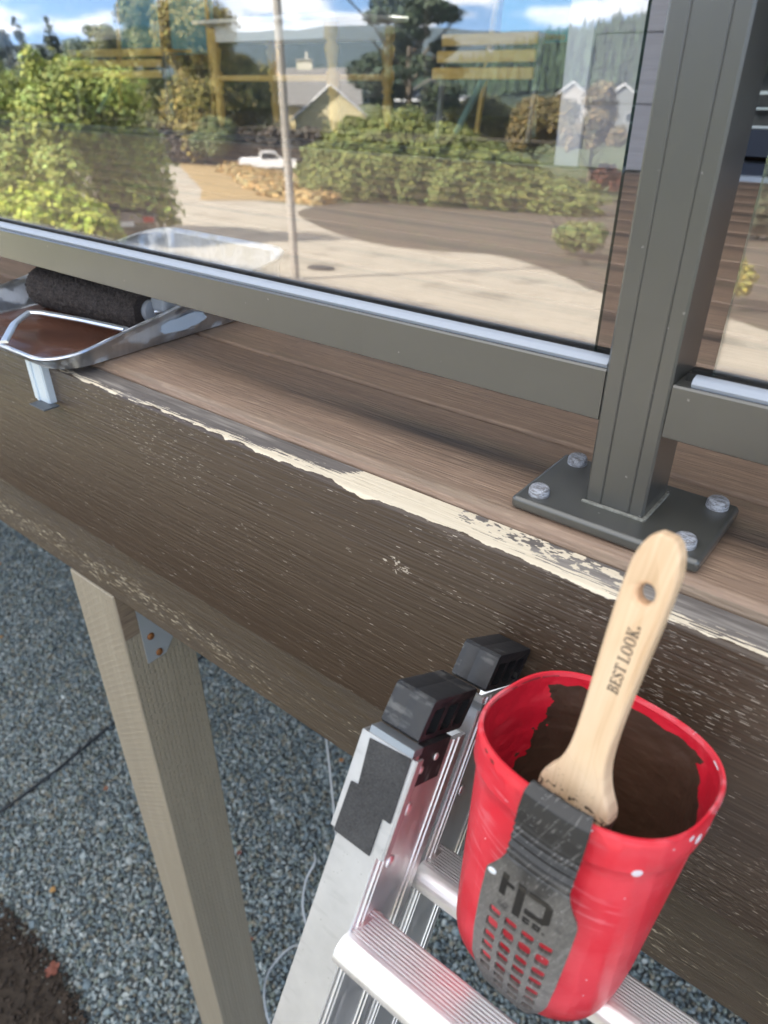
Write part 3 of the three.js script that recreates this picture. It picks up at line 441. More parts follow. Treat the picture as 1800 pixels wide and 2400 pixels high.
// ---------------------------------------------------------------- red paint pail standing between the ladder rungs
{
  const A = V(0.006, 0.978, -0.210).normalize(), X = V(0.994, 0.018, 0.110), N = V().crossVectors(X, A).normalize(); X.crossVectors(A, N).normalize();
  const C = V(-0.088, EYE - 0.373, -0.332), RX = 0.0744, RN = 0.0727, H = 0.1769, E = 2.6;
  const pail = thing('paint_pail', 'red plastic paint pail with a black hand strap standing on the ladder rungs', 'paint pail', C.toArray());
  const at = (q, a, r, extra = 0) => { const cs = Math.cos(q), sn = Math.sin(q), u = Math.sign(cs) * Math.pow(Math.abs(cs), 2 / E), v = Math.sign(sn) * Math.pow(Math.abs(sn), 2 / E), l = Math.hypot(u, v); return V().addScaledVector(X, u * (RX * r + extra * 1 / l)).addScaledVector(N, v * (RN * r + extra / l)).addScaledVector(A, a); };
  const body = (a) => { const t = clamp(-a / H); return t < 0.145 ? 0.985 - 0.02 * t : mix(0.945, 0.815, (t - 0.15) / 0.85); };
  const SEG = 128, ring = (a, r, e = 0) => Array.from({ length: SEG }, (_, i) => at(i / SEG * 2 * Math.PI, a, r, e));
  const smear = tex(1024, 512, (u, v) => {       // faint pale paint wiped over the red, and small white drips
    const w = Math.max(step(0.52, 0.80, fbm(u * 26 + 3 * fbm(u * 6, v * 6), v * 14, 4)) * step(0.45, 0.7, fbm(u * 5 + 9, v * 4, 3)), 0.7 * step(0.60, 0.72, fbm(u * 9 + v * 14, v * 70 - u * 30, 3)) * step(0.5, 0.7, fbm(u * 4 + 2, v * 3 + 8, 3))); const sp = hash(Math.floor(u * 260), Math.floor(v * 150)) > 0.9988 && noise(u * 700, v * 400) > 0.4;
    let c = mix3([0.62, 0.014, 0.030], [0.66, 0.038, 0.055], step(0.3, 0.7, fbm(u * 14, v * 8, 4))); c = mix3(c, [0.76, 0.26, 0.29], w * 0.5); if (sp) c = [0.75, 0.7, 0.7];
    const rim = v > 0.955 && fbm(u * 60, v * 30, 4) > 0.60; if (rim) c = mix3(c, [0.06, 0.02, 0.015], 0.8 * step(0.35, 0.6, fbm(u * 9 + 3, 2, 2)));
    const wr = v > 0.88 && u > 0.86 && fbm(u * 70, v * 40, 3) > 0.70; if (wr) c = [0.78, 0.72, 0.73];
    return c; });
  const red = new THREE.MeshPhysicalMaterial({ map: smear, roughness: 0.45, clearcoat: 0.1, clearcoatRoughness: 0.25, bumpMap: rep(speckle, 6, 4), bumpScale: 0.0003 });
  const rows = [[-H + 0.004, 0.70], [-H, 0.765], [-H + 0.002, 0.795], [-H + 0.008, 0.815]];
  for (let k = 0; k <= 14; k++) { const a = mix(-H + 0.02, -0.15 * H, k / 14); rows.push([a, body(a)]); }
  rows.push([-0.142 * H, 0.955], [-0.135 * H, 0.978], [-0.125 * H, 0.986], [-0.04, 0.0]); rows.pop();
  rows.push([-0.010, 0.990], [-0.004, 1.0], [0.0, 0.999], [0.0022, 0.985], [0.002, 0.962], [-0.001, 0.950]);
  const all = rows.map(([a, r]) => ring(a, r));
  part('outer_wall', loft(all, { capA: true, crease: 0.9, uvs: (j, i) => [i / SEG, (rows[j][0] + H) / H] }), red, pail);
  // inside: red wall with brown paint brushed over it
  const inside = tex(1024, 512, (u, v) => {          // u round from +x, v from the bottom up
    const d = u * 360, rag = 26 * nd(fbm(u * 30, v * 14, 4)) + 9 * nd(fbm(u * 120, v * 60, 3));
    const lo = 214 - 34 * step(0.9, 0.35, v) + rag * 0.9, hi = 330 + 16 * step(0.95, 0.4, v) + rag * 0.8 - 20 * step(0.72, 0.9, v) * (d > 300 ? 1 : 0);
    const low = v < 0.48 + 0.05 * nd(fbm(u * 18, 3, 3)) * 2;
    const n = fbm(u * 30, v * 16, 4); const brown = mix3([0.046, 0.0215, 0.0115], [0.066, 0.034, 0.019], n);
    if (low || (d > lo && d < hi && v < 0.955 + 0.03 * nd(fbm(u * 40, 5, 3)))) return brown;
    const vein = Math.abs(nd(fbm(u * 22 + 3, v * 7, 4))) < 0.008 && (d < 40 || d > 335) && noise(u * 90, v * 60) > 0.35;
    if (vein) return [0.62, 0.48, 0.48];
    return mix3([0.56, 0.006, 0.022], [0.62, 0.03, 0.045], step(0.6, 0.8, fbm(u * 20, v * 20, 4)) * 0.6); });
  const insideB = tex(512, 256, (u, v) => fbm(u * 26, v * 14, 4), false);
  const irows = []; for (let k = 0; k <= 16; k++) { const a = mix(-0.001, -H + 0.006, k / 16); irows.push([a, (a > -0.02 ? 0.953 - 0.6 * (-a) * 0.4 : body(Math.min(a, -0.15 * H)) - 0.022)]); }
  part('inner_wall', loft(irows.map(([a, r]) => ring(a, r)), { capB: true, crease: 0.9, uvs: (j, i) => [i / SEG, (irows[j][0] + H) / H] }), new THREE.MeshPhysicalMaterial({ map: inside, roughness: 0.55, bumpMap: insideB, bumpScale: 0.0016, side: THREE.DoubleSide }), pail, 'inner wall with dark brown paint brushed over the red');
  { // liquid paint, slightly wavy
    const loops = [], lev = -0.122, rr = body(lev) - 0.024; for (let k = 0; k <= 10; k++) { const f = 1 - k / 10 * 0.98; loops.push(Array.from({ length: 64 }, (_, i) => { const q = i / 64 * 2 * Math.PI, p = at(q, 0, rr * f); const w = 0.0022 * nd(noise(Math.cos(q) * f * 5 + 8, Math.sin(q) * f * 5 + 3)); return p.addScaledVector(A, 0).add(V(0, (lev + w) * 0.98 - p.y * 0.55, lev * -0.2)); })); }
    part('liquid_paint', loft(loops, { capB: true, crease: 1.2 }), phys([0.045, 0.023, 0.013], 0.5), pail);
  }
  // moulded black strap over the rim, standing off the wall, with square holes and raised letters
  const X0 = 0.0128;      // strap centre, sideways from the pail axis
  const path = [[-0.030, -0.006, -0.022], [-0.018, -0.0045, -0.012], [-0.006, -0.004, 0.001], [0.0, 0.0, 0.0065], [0.006, 0.0046, 0.003], [0.016, 0.0062, -0.008], [0.030, 0.0052, -0.022], [0.046, 0.0065, -0.039], [0.064, 0.0088, -0.057], [0.09, 0.0095, -0.083], [0.12, 0.0080, -0.113], [0.142, 0.0045, -0.135], [0.160, -0.0010, -0.152], [0.172, -0.005, -0.163]];
  const along = (t) => { let i = 1; while (i < path.length - 1 && path[i][0] < t) i++; const a = path[i - 1], b = path[i], f = clamp((t - a[0]) / (b[0] - a[0])), g = f * f * (3 - 2 * f) * 0.35 + f * 0.65; return [mix(a[1], b[1], g), mix(a[2], b[2], g)]; };
  const skin = (w, t, h) => { const [r, a] = along(t), [r2, a2] = along(t + 0.002), L = Math.hypot(r2 - r, a2 - a) || 1, nr = -(a2 - a) / L, na = (r2 - r) / L; const xs = (X0 + w * 1.02) / RX; return at(Math.acos(Math.sign(xs) * Math.pow(Math.abs(xs), E / 2)), a + na * h, 1.0, r + nr * h); };
  const half = (t) => t < 0.03 ? 0.0186 : t < 0.05 ? mix(0.0186, 0.0180, (t - 0.03) / 0.02) : t < 0.070 ? mix(0.0180, 0.0258, step(0.048, 0.070, t)) : t < 0.140 ? mix(0.0258, 0.0245, (t - 0.07) / 0.07) : 0.0245 * Math.sqrt(Math.max(0.12, 1 - Math.pow((t - 0.140) / 0.031, 2) * 0.62));
  const rib = (t) => t > 0.024 && t < 0.052 ? 0.0009 * Math.sin((t - 0.024) / 0.028 * Math.PI * 2 * 5) : 0;
  const TH = 0.0026, sp = [], su = [];
  const quad = (a, b, c, d, h, flip) => { const w = [a, b, c, a, c, d]; for (const q of flip ? [w[0], w[2], w[1], w[3], w[5], w[4]] : w) { const p = skin(q[0], q[1], h + (h ? rib(q[1]) : 0)); sp.push(p.x, p.y, p.z); su.push((q[0] + 0.03) / 0.06, (q[1] + 0.03) / 0.2); } };
  const both = (a, b, c, d) => { quad(a, b, c, d, TH, false); quad(a, b, c, d, 0, true); };
  const wall = (a, b) => { const P0 = skin(a[0], a[1], 0), P1 = skin(b[0], b[1], 0), Q0 = skin(a[0], a[1], TH + rib(a[1])), Q1 = skin(b[0], b[1], TH + rib(b[1])); for (const p of [P0, P1, Q1, P0, Q1, Q0]) sp.push(p.x, p.y, p.z); for (const q of [a, b, b, a, b, a]) su.push((q[0] + 0.03) / 0.06, (q[1] + 0.03) / 0.2); };
  const HT0 = 0.0886, PT = 0.0106, HW = 0.0198, PW = HW * 2 / 4, rowsH = 7, HT1 = HT0 + PT * rowsH;
  const field = (t0, t1, n, f0, f1, m) => { for (let j = 0; j < n; j++) { const a = mix(t0, t1, j / n), b = mix(t0, t1, (j + 1) / n); for (let i = 0; i < m; i++) { const l = (t) => mix(f0(t), f1(t), i / m), r = (t) => mix(f0(t), f1(t), (i + 1) / m); both([l(b), b], [r(b), b], [r(a), a], [l(a), a]); } } };
  field(-0.028, HT0, 90, (t) => -half(t), half, 18); field(HT1, 0.170, 14, (t) => -half(t), half, 18); field(HT0, HT1, 42, (t) => -half(t), () => -HW, 3); field(HT0, HT1, 42, () => HW, half, 3);
  for (let i = 0; i < 4; i++) for (let j = 0; j < rowsH; j++) {
    const cw = -HW + PW * (i + 0.5), ct = HT0 + PT * (j + 0.5), n = 32, out = [], inn = [], open = !(j === 6 && i === 0);
    for (let k = 0; k < n; k++) { const a = (k / n) * Math.PI * 2 + Math.PI / 4, c = Math.cos(a), q = Math.sin(a), m = Math.max(Math.abs(c), Math.abs(q)), e = Math.pow(Math.pow(Math.abs(c), 5) + Math.pow(Math.abs(q), 5), 1 / 5); out.push([cw + c / m * PW / 2, ct + q / m * PT / 2]); inn.push([cw + c / e * 0.0035, ct + q / e * 0.0039]); }
    for (let k = 0; k < n; k++) { const l = (k + 1) % n; both(inn[k], inn[l], out[l], out[k]); if (open) wall(inn[k], inn[l]); else both([cw, ct], [cw, ct], inn[l], inn[k]); }
  }
  for (let k = 0; k < 120; k++) { const a = mix(-0.028, 0.170, k / 120), b = mix(-0.028, 0.170, (k + 1) / 120); for (const q of [-1, 1]) wall([q * half(a), a], [q * half(b), b]); }
  for (let k = 0; k < 18; k++) for (const t of [-0.028, 0.170]) wall([mix(-half(t), half(t), k / 18), t], [mix(-half(t), half(t), (k + 1) / 18), t]);
  const bend = (g) => { const p = g.attributes.position; for (let i = 0; i < p.count; i++) { const q = skin(p.getX(i), -p.getY(i), p.getZ(i)); p.setXYZ(i, q.x, q.y, q.z); } return g; };
  const tess = (g, e) => new TessellateModifier(e, 7).modify(g.index ? g.toNonIndexed() : g);
  let sg = new THREE.BufferGeometry(); sg.setAttribute('position', new THREE.Float32BufferAttribute(sp, 3)); sg.setAttribute('uv', new THREE.Float32BufferAttribute(su, 2)); sg.computeVertexNormals();
  const dustT = tex(512, 1024, (u, v) => { const w = u * 0.06, t = v * 0.2 - 0.03, n = fbm(w * 110, t * 110, 5), f = fbm(w * 900, t * 500, 3), worn = step(0.040, 0.075, t + 0.03 * nd(n)) * step(0.30, 0.62, n + 0.25), sc = step(0.71, 0.76, fbm(w * 1500 + t * 600, t * 130, 3)), sp = hash(Math.floor(w * 3000), Math.floor(t * 3000)) > 0.9965 ? 1 : 0; let c = mix3([0.014, 0.014, 0.015], [0.125, 0.118, 0.108], worn * (0.45 + 0.6 * f)); c = mix3(c, [0.22, 0.21, 0.20], 0.5 * sc); return mix3(c, [0.42, 0.42, 0.42], sp); });
  const strapM = new THREE.MeshPhysicalMaterial({ map: dustT, roughness: 0.4 });
  const strap = part('hand_strap', toCreasedNormals(sg, 0.6), new THREE.MeshPhysicalMaterial({ map: strapM.map, roughness: 0.4, side: THREE.DoubleSide }), pail, 'black moulded hand strap with square holes');
  const bx = (x0, y0, x1, y1) => [[x0, y0], [x1, y0], [x1, y1], [x0, y1]];
  // letters: H P and a small CO. below
  const lt = [[[-0.0185, -0.0605], [-0.0148, -0.0605], [-0.0148, -0.0665], [-0.0105, -0.0665], [-0.0105, -0.0700], [-0.0148, -0.0700], [-0.0148, -0.0790], [-0.0185, -0.0790]], bx(-0.0085, -0.0865, -0.0040, -0.0605),
    [[-0.0022, -0.0605], [0.0085, -0.0605], [0.0118, -0.0635], [0.0118, -0.0770], [0.0085, -0.0800], [-0.0022, -0.0800], [-0.0022, -0.0765], [0.0066, -0.0765], [0.0078, -0.0752], [0.0078, -0.0655], [0.0066, -0.0642], [-0.0022, -0.0642]],
    [[-0.0020, -0.0825], [0.0020, -0.0825], [0.0020, -0.0838], [-0.0006, -0.0838], [-0.0006, -0.0852], [0.0020, -0.0852], [0.0020, -0.0865], [-0.0020, -0.0865]],
    bx(0.0096, -0.0865, 0.0107, -0.0854)];
  const fit = (p) => new THREE.Vector2(p[0] * 0.95 + 0.002, (p[1] + 0.06) * 0.86 - 0.0605), shapes = lt.map((l) => new THREE.Shape(l.map(fit))); { const oo = new THREE.Shape(bx(0.0038, -0.0865, 0.0082, -0.0825).map(fit)); oo.holes.push(new THREE.Path(bx(0.0051, -0.0852, 0.0069, -0.0838).map(fit))); shapes.push(oo); }
  const lg = shapes.map((s) => { const g = new THREE.ExtrudeGeometry(s, { depth: 0.0009, bevelEnabled: false }); g.deleteAttribute('normal'); const b = bend(tess(g.translate(0, 0, 0.0022), 0.003)); b.computeVertexNormals(); return b; });
  part('lettering', lg, phys([0.006, 0.006, 0.0065], 0.3), strap);
  part('paint_smudge', new THREE.SphereGeometry(0.0032, 10, 6).scale(1, 0.8, 0.35).translate(...skin(-0.022, 0.068, 0.0026).toArray()), std([0.6, 0.63, 0.66], 0.6), strap);
  for (const [q, a, sz] of [[42, -0.022, 0.0036], [6, -0.010, 0.0038], [14, -0.003, 0.0026]]) { const p = at(q * Math.PI / 180, a, a < -0.02 ? 0.982 : 0.997), p2 = at(q * Math.PI / 180 + 0.01, a, a < -0.02 ? 0.982 : 0.997), tn = p2.clone().sub(p).normalize(), nn = V().crossVectors(tn, A).normalize(); const g = new THREE.SphereGeometry(sz, 14, 8).scale(1, 0.85, 0.16); g.applyMatrix4(new THREE.Matrix4().makeBasis(tn, A, nn)); part('paint_drip', g.translate(p.x, p.y, p.z), std([0.62, 0.56, 0.59], 0.5), pail); }

  // ------------------------------------------------------------ the brush in the pail
  const brush = thing('paint_brush', 'paint brush with a pale wooden handle standing in the red pail', 'paint brush', C.clone().addScaledVector(X, 0.0115).addScaledVector(N, 0.045).toArray());
  const place = (g) => { g.applyMatrix4(new THREE.Matrix4().makeBasis(X.clone().multiplyScalar(0.9985).addScaledVector(A, -0.035).normalize(), A.clone().multiplyScalar(0.9985).addScaledVector(X, 0.035).normalize(), N)); return g; };
  const w = [[-0.014, 0.0225], [-0.011, 0.0240], [-0.004, 0.0238], [0.001, 0.0222], [0.008, 0.0182], [0.016, 0.0148], [0.026, 0.0125], [0.04, 0.0115], [0.06, 0.0114], [0.09, 0.0122], [0.125, 0.0132], [0.148, 0.0130], [0.158, 0.0114], [0.166, 0.0080], [0.1695, 0.0040]];
  const hs = new THREE.Shape(), R = w.map((p) => new THREE.Vector2(p[1], p[0])), Lp = [...w].reverse().map((p) => new THREE.Vector2(-p[1], p[0]));
  hs.moveTo(R[0].x, R[0].y); hs.splineThru(R.slice(1)); hs.lineTo(Lp[0].x, Lp[0].y); hs.splineThru(Lp.slice(1)); hs.lineTo(R[0].x, R[0].y);
  const hole = new THREE.Path(); hole.absellipse(0.0005, 0.1365, 0.0046, 0.0056, 0, Math.PI * 2); hs.holes.push(hole);
  const hg = new THREE.ExtrudeGeometry(hs, { depth: 0.005, bevelEnabled: true, bevelThickness: 0.003, bevelSize: 0.003, bevelOffset: -0.003, bevelSegments: 5, curveSegments: 20 });
  hg.translate(0, 0, -0.0025);
  const cv = document.createElement('canvas'); cv.width = 512; cv.height = 2048; const g2 = cv.getContext('2d');     // 0.06 m x 0.24 m, v up the handle
  { const im = g2.createImageData(512, 2048); for (let j = 0; j < 2048; j++) for (let i = 0; i < 512; i++) { const u = i / 512 * 0.06, v = (2047 - j) / 2048 * 0.24, n = fbm(u * 420 + 3 * fbm(u * 60, v * 9), v * 14, 4), m = fbm(u * 70, v * 25, 3), o = (j * 512 + i) * 4; let c = mix3([0.64, 0.46, 0.29], [0.55, 0.375, 0.22], step(0.35, 0.75, n)); c = mix3(c, [0.70, 0.54, 0.37], 0.5 * step(0.4, 0.8, m));
      const yy = v - 0.03; if (yy < -0.0035 + 0.004 * nd(fbm(u * 200, 3, 3)) && fbm(u * 350, v * 500, 3) > 0.58) c = [0.05, 0.032, 0.025]; if (yy < 0.012 && yy > -0.01 && fbm(u * 900, v * 1200, 2) > 0.86) c = [0.09, 0.06, 0.05];
      const hx = u - 0.0305, hy = yy - 0.1365, hd = Math.hypot(hx / 1.0, hy / 1.15); if (hd > 0.0043 && hd < 0.0070 && hx < 0.001) c = mix3(c, [0.62, 0.35, 0.20], 0.4);
      im.data[o] = toS(c[0]); im.data[o + 1] = toS(c[1]); im.data[o + 2] = toS(c[2]); im.data[o + 3] = 255; } g2.putImageData(im, 0, 0);
    g2.save(); g2.translate(256 + 14, 2048 - (0.126) / 0.24 * 2048); g2.rotate(-Math.PI / 2); g2.scale(0.80, 1); g2.fillStyle = 'rgba(20,18,18,0.92)'; g2.font = 'bold 76px serif'; g2.textAlign = 'center'; g2.textBaseline = 'middle'; g2.fillText('BEST LOOK', 0, 0); g2.beginPath(); g2.arc(236, 18, 8, 0, 7); g2.fill(); g2.restore(); }
  const ht = new THREE.CanvasTexture(cv); ht.colorSpace = THREE.SRGBColorSpace;
  { const p = hg.attributes.position, uv = hg.attributes.uv; for (let i = 0; i < p.count; i++) uv.setXY(i, (p.getX(i) + 0.03) / 0.06, (p.getY(i) + 0.03) / 0.24); }
  const thick = (g) => { const p = g.attributes.position; for (let i = 0; i < p.count; i++) { const y = p.getY(i), f = y < 0.02 ? 1.25 : y < 0.06 ? mix(1.25, 1.0, (y - 0.02) / 0.04) : 1; p.setZ(i, p.getZ(i) * f + 0.004 * Math.sin(clamp(y / 0.17) * Math.PI)); } g.computeVertexNormals(); return g; };
  part('handle', place(toCreasedNormals(thick(hg), 0.6)), new THREE.MeshPhysicalMaterial({ map: ht, roughness: 0.45 }), brush, 'pale wooden handle printed with BEST LOOK');
  part('ferrule', place(rbox(0.0485, 0.05, 0.0135, 0, -0.036, 0, 0.005, 3)), phys([0.10, 0.09, 0.085], 0.35, { metalness: 0.5 }), brush);
  const br = []; const rb = rng(77); for (let i = 0; i < 90; i++) { const x = nd(rb()) * 0.044, z = nd(rb()) * 0.009; br.push(bar([x, -0.06, z], [x * 1.08, -0.118 + 0.004 * rb(), z * 1.1], 0.0011, 5)); }
  part('bristles', place(merge(br)), std([0.03, 0.017, 0.012], 0.6), brush);
}

// ---------------------------------------------------------------- roller tray lying across the deck edge, and the roller in it
{
  const tray = thing('roller_tray', 'metal paint roller tray with brown paint hanging over the deck edge', 'paint tray', [-1.05, DY, -0.62]);
  const xr = 0.183, xl = -0.185, zn = 0.208, zf = -0.235, rimY = (z) => 0.020 + (zn - z) * 0.155, N = 12;
  const rr = (x0, x1, z0, z1, r, yf) => { const o = []; for (const [cx, cz, a0] of [[x1 - r, z1 - r, 0], [x0 + r, z1 - r, 1], [x0 + r, z0 + r, 2], [x1 - r, z0 + r, 3]]) for (let k = 0; k <= N; k++) { const a = (a0 + k / N) * Math.PI / 2, x = cx + r * Math.cos(a), z = cz + r * Math.sin(a); o.push(V(x, yf(z), z)); } return o; };
  const ins = (d, yf, r = 0.055) => rr(xl + d, xr - d, zf + d, zn - d, Math.max(0.01, r - d * 0.6), yf);
  const floorY = (z) => z > -0.06 ? 0.0035 : 0.0035;
  const loops = [ins(0.020, () => 0.0012), ins(0.014, () => 0.0016), ins(0.004, (z) => rimY(z) - 0.006), ins(-0.0005, (z) => rimY(z) - 0.0035), ins(-0.0018, (z) => rimY(z) - 0.001), ins(-0.0008, (z) => rimY(z) + 0.0012), ins(0.0022, (z) => rimY(z) + 0.0012), ins(0.0048, (z) => rimY(z) - 0.001), ins(0.0062, (z) => rimY(z) - 0.006), ins(0.016, floorY), ins(0.026, floorY)];
  const flip = loops.map((l) => [...l].reverse());
  const steel = tex(512, 512, (u, v) => { const n = fbm(u * 12, v * 12, 5), m = fbm(u * 40, v * 9, 3); return mix3([0.52, 0.53, 0.54], [0.70, 0.73, 0.77], clamp(n * 0.7 + m * 0.5 - 0.1)); }), steelR = tex(512, 512, (u, v) => clamp(0.28 + 0.5 * step(0.45, 0.7, fbm(u * 9, v * 9, 5))), false);
  const tm = new THREE.MeshPhysicalMaterial({ map: rep(steel, 5, 5), metalness: 0.92, roughness: 1, roughnessMap: rep(steelR, 5, 5), side: THREE.DoubleSide });
  const tg = loft(flip, { capA: true, capB: true, crease: 0.7 }); part('tray_shell', uvBox(tg), tm, tray);
  // dried paint on rim and side, wet paint on the floor
  const paint = phys([0.078, 0.034, 0.022], 0.2), pt = [];
  const po = []; for (let i = 0; i < 60; i++) { const a = i / 60 * Math.PI * 2, q = 0.010 * nd(noise(Math.cos(a) * 4 + 9, Math.sin(a) * 4)); po.push([-0.002 + (0.156 + q) * Math.sign(Math.cos(a)) * Math.pow(Math.abs(Math.cos(a)), 0.5), 0.062 + (0.124 + q) * Math.sign(Math.sin(a)) * Math.pow(Math.abs(Math.sin(a)), 0.5)]); }
  { const lp = []; for (let k = 0; k <= 14; k++) { const f = 1 - k / 14; lp.push(po.map(([x, z]) => { const X = x * f, Z = 0.062 + (z - 0.062) * f; return V(X, 0.0062 + (f < 1 ? 0.0035 * nd(fbm(X * 22 + 3, Z * 34, 3)) + 0.002 * Math.sin(Z * 90 + X * 25) * 0.5 : -0.002), Z); })); } part('wet_paint', loft(lp.map((l) => [...l].reverse()), { crease: 1.2 }), paint, tray); }
  const edgeP = tex(256, 256, (u, v) => mix3([0.55, 0.62, 0.72], [0.35, 0.38, 0.42], fbm(u * 20, v * 20, 4)));
  const smearG = (() => { const s = new THREE.Shape(); const pts = []; for (let i = 0; i < 26; i++) { const a = i / 26 * Math.PI * 2, r = 1 + 0.45 * nd(noise(Math.cos(a) * 3 + 4, Math.sin(a) * 3)); pts.push(new THREE.Vector2(0.042 * Math.cos(a) * r, 0.011 * Math.sin(a) * r + 0.18 * 0.042 * Math.cos(a) * 0)); } s.setFromPoints(pts); return new THREE.ShapeGeometry(s).rotateY(Math.PI / 2); })();
  { const g = smearG.clone(); g.rotateZ(0.165 * 0); const p = g.attributes.position; for (let i = 0; i < p.count; i++) { const z = p.getZ(i) - 0.005, y = p.getY(i) + 0.024; const f = clamp((y - 0.0016) / (rimY(z) - 0.0076)); p.setXYZ(i, xr - mix(0.014, 0.004, f) + 0.0012, y, z); } g.computeVertexNormals(); part('dried_paint', g, std([0.50, 0.60, 0.72], 0.6, { side: THREE.DoubleSide }), tray); }
  { const sp2 = []; for (let i = 0; i < 40; i++) { const a = i / 40 * 6.2832, q = 1 + 0.7 * nd(noise(Math.cos(a) * 3 + 40, Math.sin(a) * 3)); sp2.push(new THREE.Vector2(0.115 + 0.042 * Math.cos(a) * q, 0.165 + 0.030 * Math.sin(a) * q)); } part('dried_paint', new THREE.ShapeGeometry(new THREE.Shape(sp2)).rotateX(-Math.PI / 2).translate(0, 0.0052, 0), std([0.03, 0.027, 0.03], 0.7, { side: THREE.DoubleSide }), tray, 'dark dried paint on the far floor of the tray'); }
  // bent steel bar resting on the rim
  part('bail_bar', (() => { const pts = [[0.171, 0.036, 0.090], [0.08, 0.036, 0.103], [0.005, 0.036, 0.119], [-0.012, 0.036, 0.130], [0.015, 0.033, 0.168], [0.060, 0.026, 0.2075]]; const c = new THREE.CatmullRomCurve3(pts.map((p) => V(...p)), false, 'catmullrom', 0.1), ts = 40, lp = []; for (let k = 0; k <= ts; k++) { const p = c.getPoint(k / ts), t = c.getTangent(k / ts).normalize(), sd = V(0, 1, 0).cross(t).normalize(); lp.push([[-1, -0.5], [1, -0.5], [1.1, 0], [0.7, 0.6], [-0.7, 0.6], [-1.1, 0]].map(([a, b]) => p.clone().addScaledVector(sd, a * 0.0052).add(V(0, b * 0.0035, 0)))); } return loft(lp, { capA: true, capB: true, crease: 0.5 }); })(), phys([0.70, 0.75, 0.80], 0.3, { metalness: 0.85 }), tray, 'bright bent metal bar across the tray');
  for (const x of [0.075, -0.140]) {
    const leg = part('tray_leg', [rbox(0.038, 0.062, 0.0022, x, -0.032, zn - 0.024, 0.0008, 1), rbox(0.006, 0.062, 0.004, x - 0.006, -0.032, zn - 0.0225, 0.001, 1), rbox(0.002, 0.062, 0.020, x + 0.020, -0.032, zn - 0.034, 0.0008, 1)], std([0.60, 0.68, 0.74], 0.42, { metalness: 0.25 }), tray, x > 0 ? 'pale metal leg hooked over the fascia' : undefined);
    part('leg_foot', [rbox(0.04, 0.0025, 0.024, x + 0.015, -0.0635, zn - 0.018, 0.001, 1)], std([0.10, 0.11, 0.12], 0.5, { metalness: 0.5 }), leg);
  }
  const roller = thing('paint_roller', 'dark brown nap paint roller resting in the metal tray', 'paint roller', [-1.05, DY + 0.039, -0.588]);
  const nap = tex(512, 512, (u, v) => { const n = fbm(u * 60, v * 60, 3), m = fbm(u * 10, v * 10, 4); return mix3([0.010, 0.0075, 0.007], [0.095, 0.074, 0.068], Math.pow(clamp(n * 1.5 + m * 0.4 - 0.6), 1.5)); });
  const rg = new THREE.CylinderGeometry(0.0275, 0.0275, 0.262, 96, 130).rotateZ(Math.PI / 2), p = rg.attributes.position;
  for (let i = 0; i < p.count; i++) { const x = p.getX(i), y = p.getY(i), z = p.getZ(i), r = Math.hypot(y, z); if (r < 0.01) continue; const a = Math.atan2(z, y), e = Math.min(1, (0.131 - Math.abs(x)) / 0.012), k = (0.0285 + 0.0036 * Math.sqrt(Math.max(0, e)) + 0.0042 * nd(fbm(x * 300, a * 9 + (a < 0 ? 50 : 0), 3)) + 0.0034 * nd(noise(x * 900, a * 26 + (a < 0 ? 90 : 0)))) / r; p.setY(i, y * k); p.setZ(i, z * k); }
  rg.computeVertexNormals(); rg.rotateY(0.085); part('nap_sleeve', rg, new THREE.MeshStandardMaterial({ map: rep(nap, 5, 5), roughness: 0.95 }), roller);
  part('end_hub', [new THREE.CylinderGeometry(0.016, 0.016, 0.010, 24).rotateZ(Math.PI / 2).translate(0.135, 0, 0), rbox(0.03, 0.022, 0.03, 0.152, 0.012, -0.012, 0.006)].map((g) => g.rotateY(0.085)), std([0.27, 0.29, 0.32], 0.6), roller, 'pale paint smeared roller end');
  part('frame_rod', tube([[0.14, 0, -0.012], [0.156, 0.004, -0.03], [0.150, 0.006, -0.07], [0.09, 0.008, -0.10], [0.0, 0.010, -0.12]], 0.0042, 50), phys([0.6, 0.62, 0.65], 0.3, { metalness: 0.9 }), roller);
}

// ---------------------------------------------------------------- small things below
single('ground_cable', tube([[-3.05, 0.022, 0.4], [-3.066, 0.024, -0.564], [-3.08, 0.024, -0.886], [-3.12, 0.024, -1.242], [-3.2, 0.022, -2.6]], 0.0085, 80), std([0.022, 0.025, 0.03], 0.6), 'dark cable running straight across the gravel behind the tan post', 'cable');
single('wire_loop', tube([[-0.885, 1.52, -0.79], [-0.900, 1.44, -0.80], [-0.903, 1.40, -0.765], [-0.875, 1.33, -0.72], [-0.80, 1.25, -0.70], [-0.70, 1.2, -0.70]], 0.0032, 60), std([0.42, 0.45, 0.48], 0.35), 'thin pale wire looping out behind the ladder rail, the upper one', 'wire');
single('wire_loop', tube([[-0.87, 1.14, -0.72], [-0.945, 1.07, -0.715], [-0.972, 1.00, -0.63], [-0.93, 0.92, -0.58], [-0.85, 0.86, -0.56], [-0.75, 0.84, -0.55]], 0.0032, 60), std([0.42, 0.45, 0.48], 0.35), 'thin pale wire looping low beside the tan post', 'wire');
single('hanging_wire', tube([[-0.93, 2.55, -0.86], [-0.903, 1.835, -0.884], [-0.86, 1.66, -0.85], [-0.80, 1.45, -0.80]], 0.0034, 40), std([0.40, 0.42, 0.44], 0.4), 'thin grey wire hanging straight down behind the beam', 'wire');
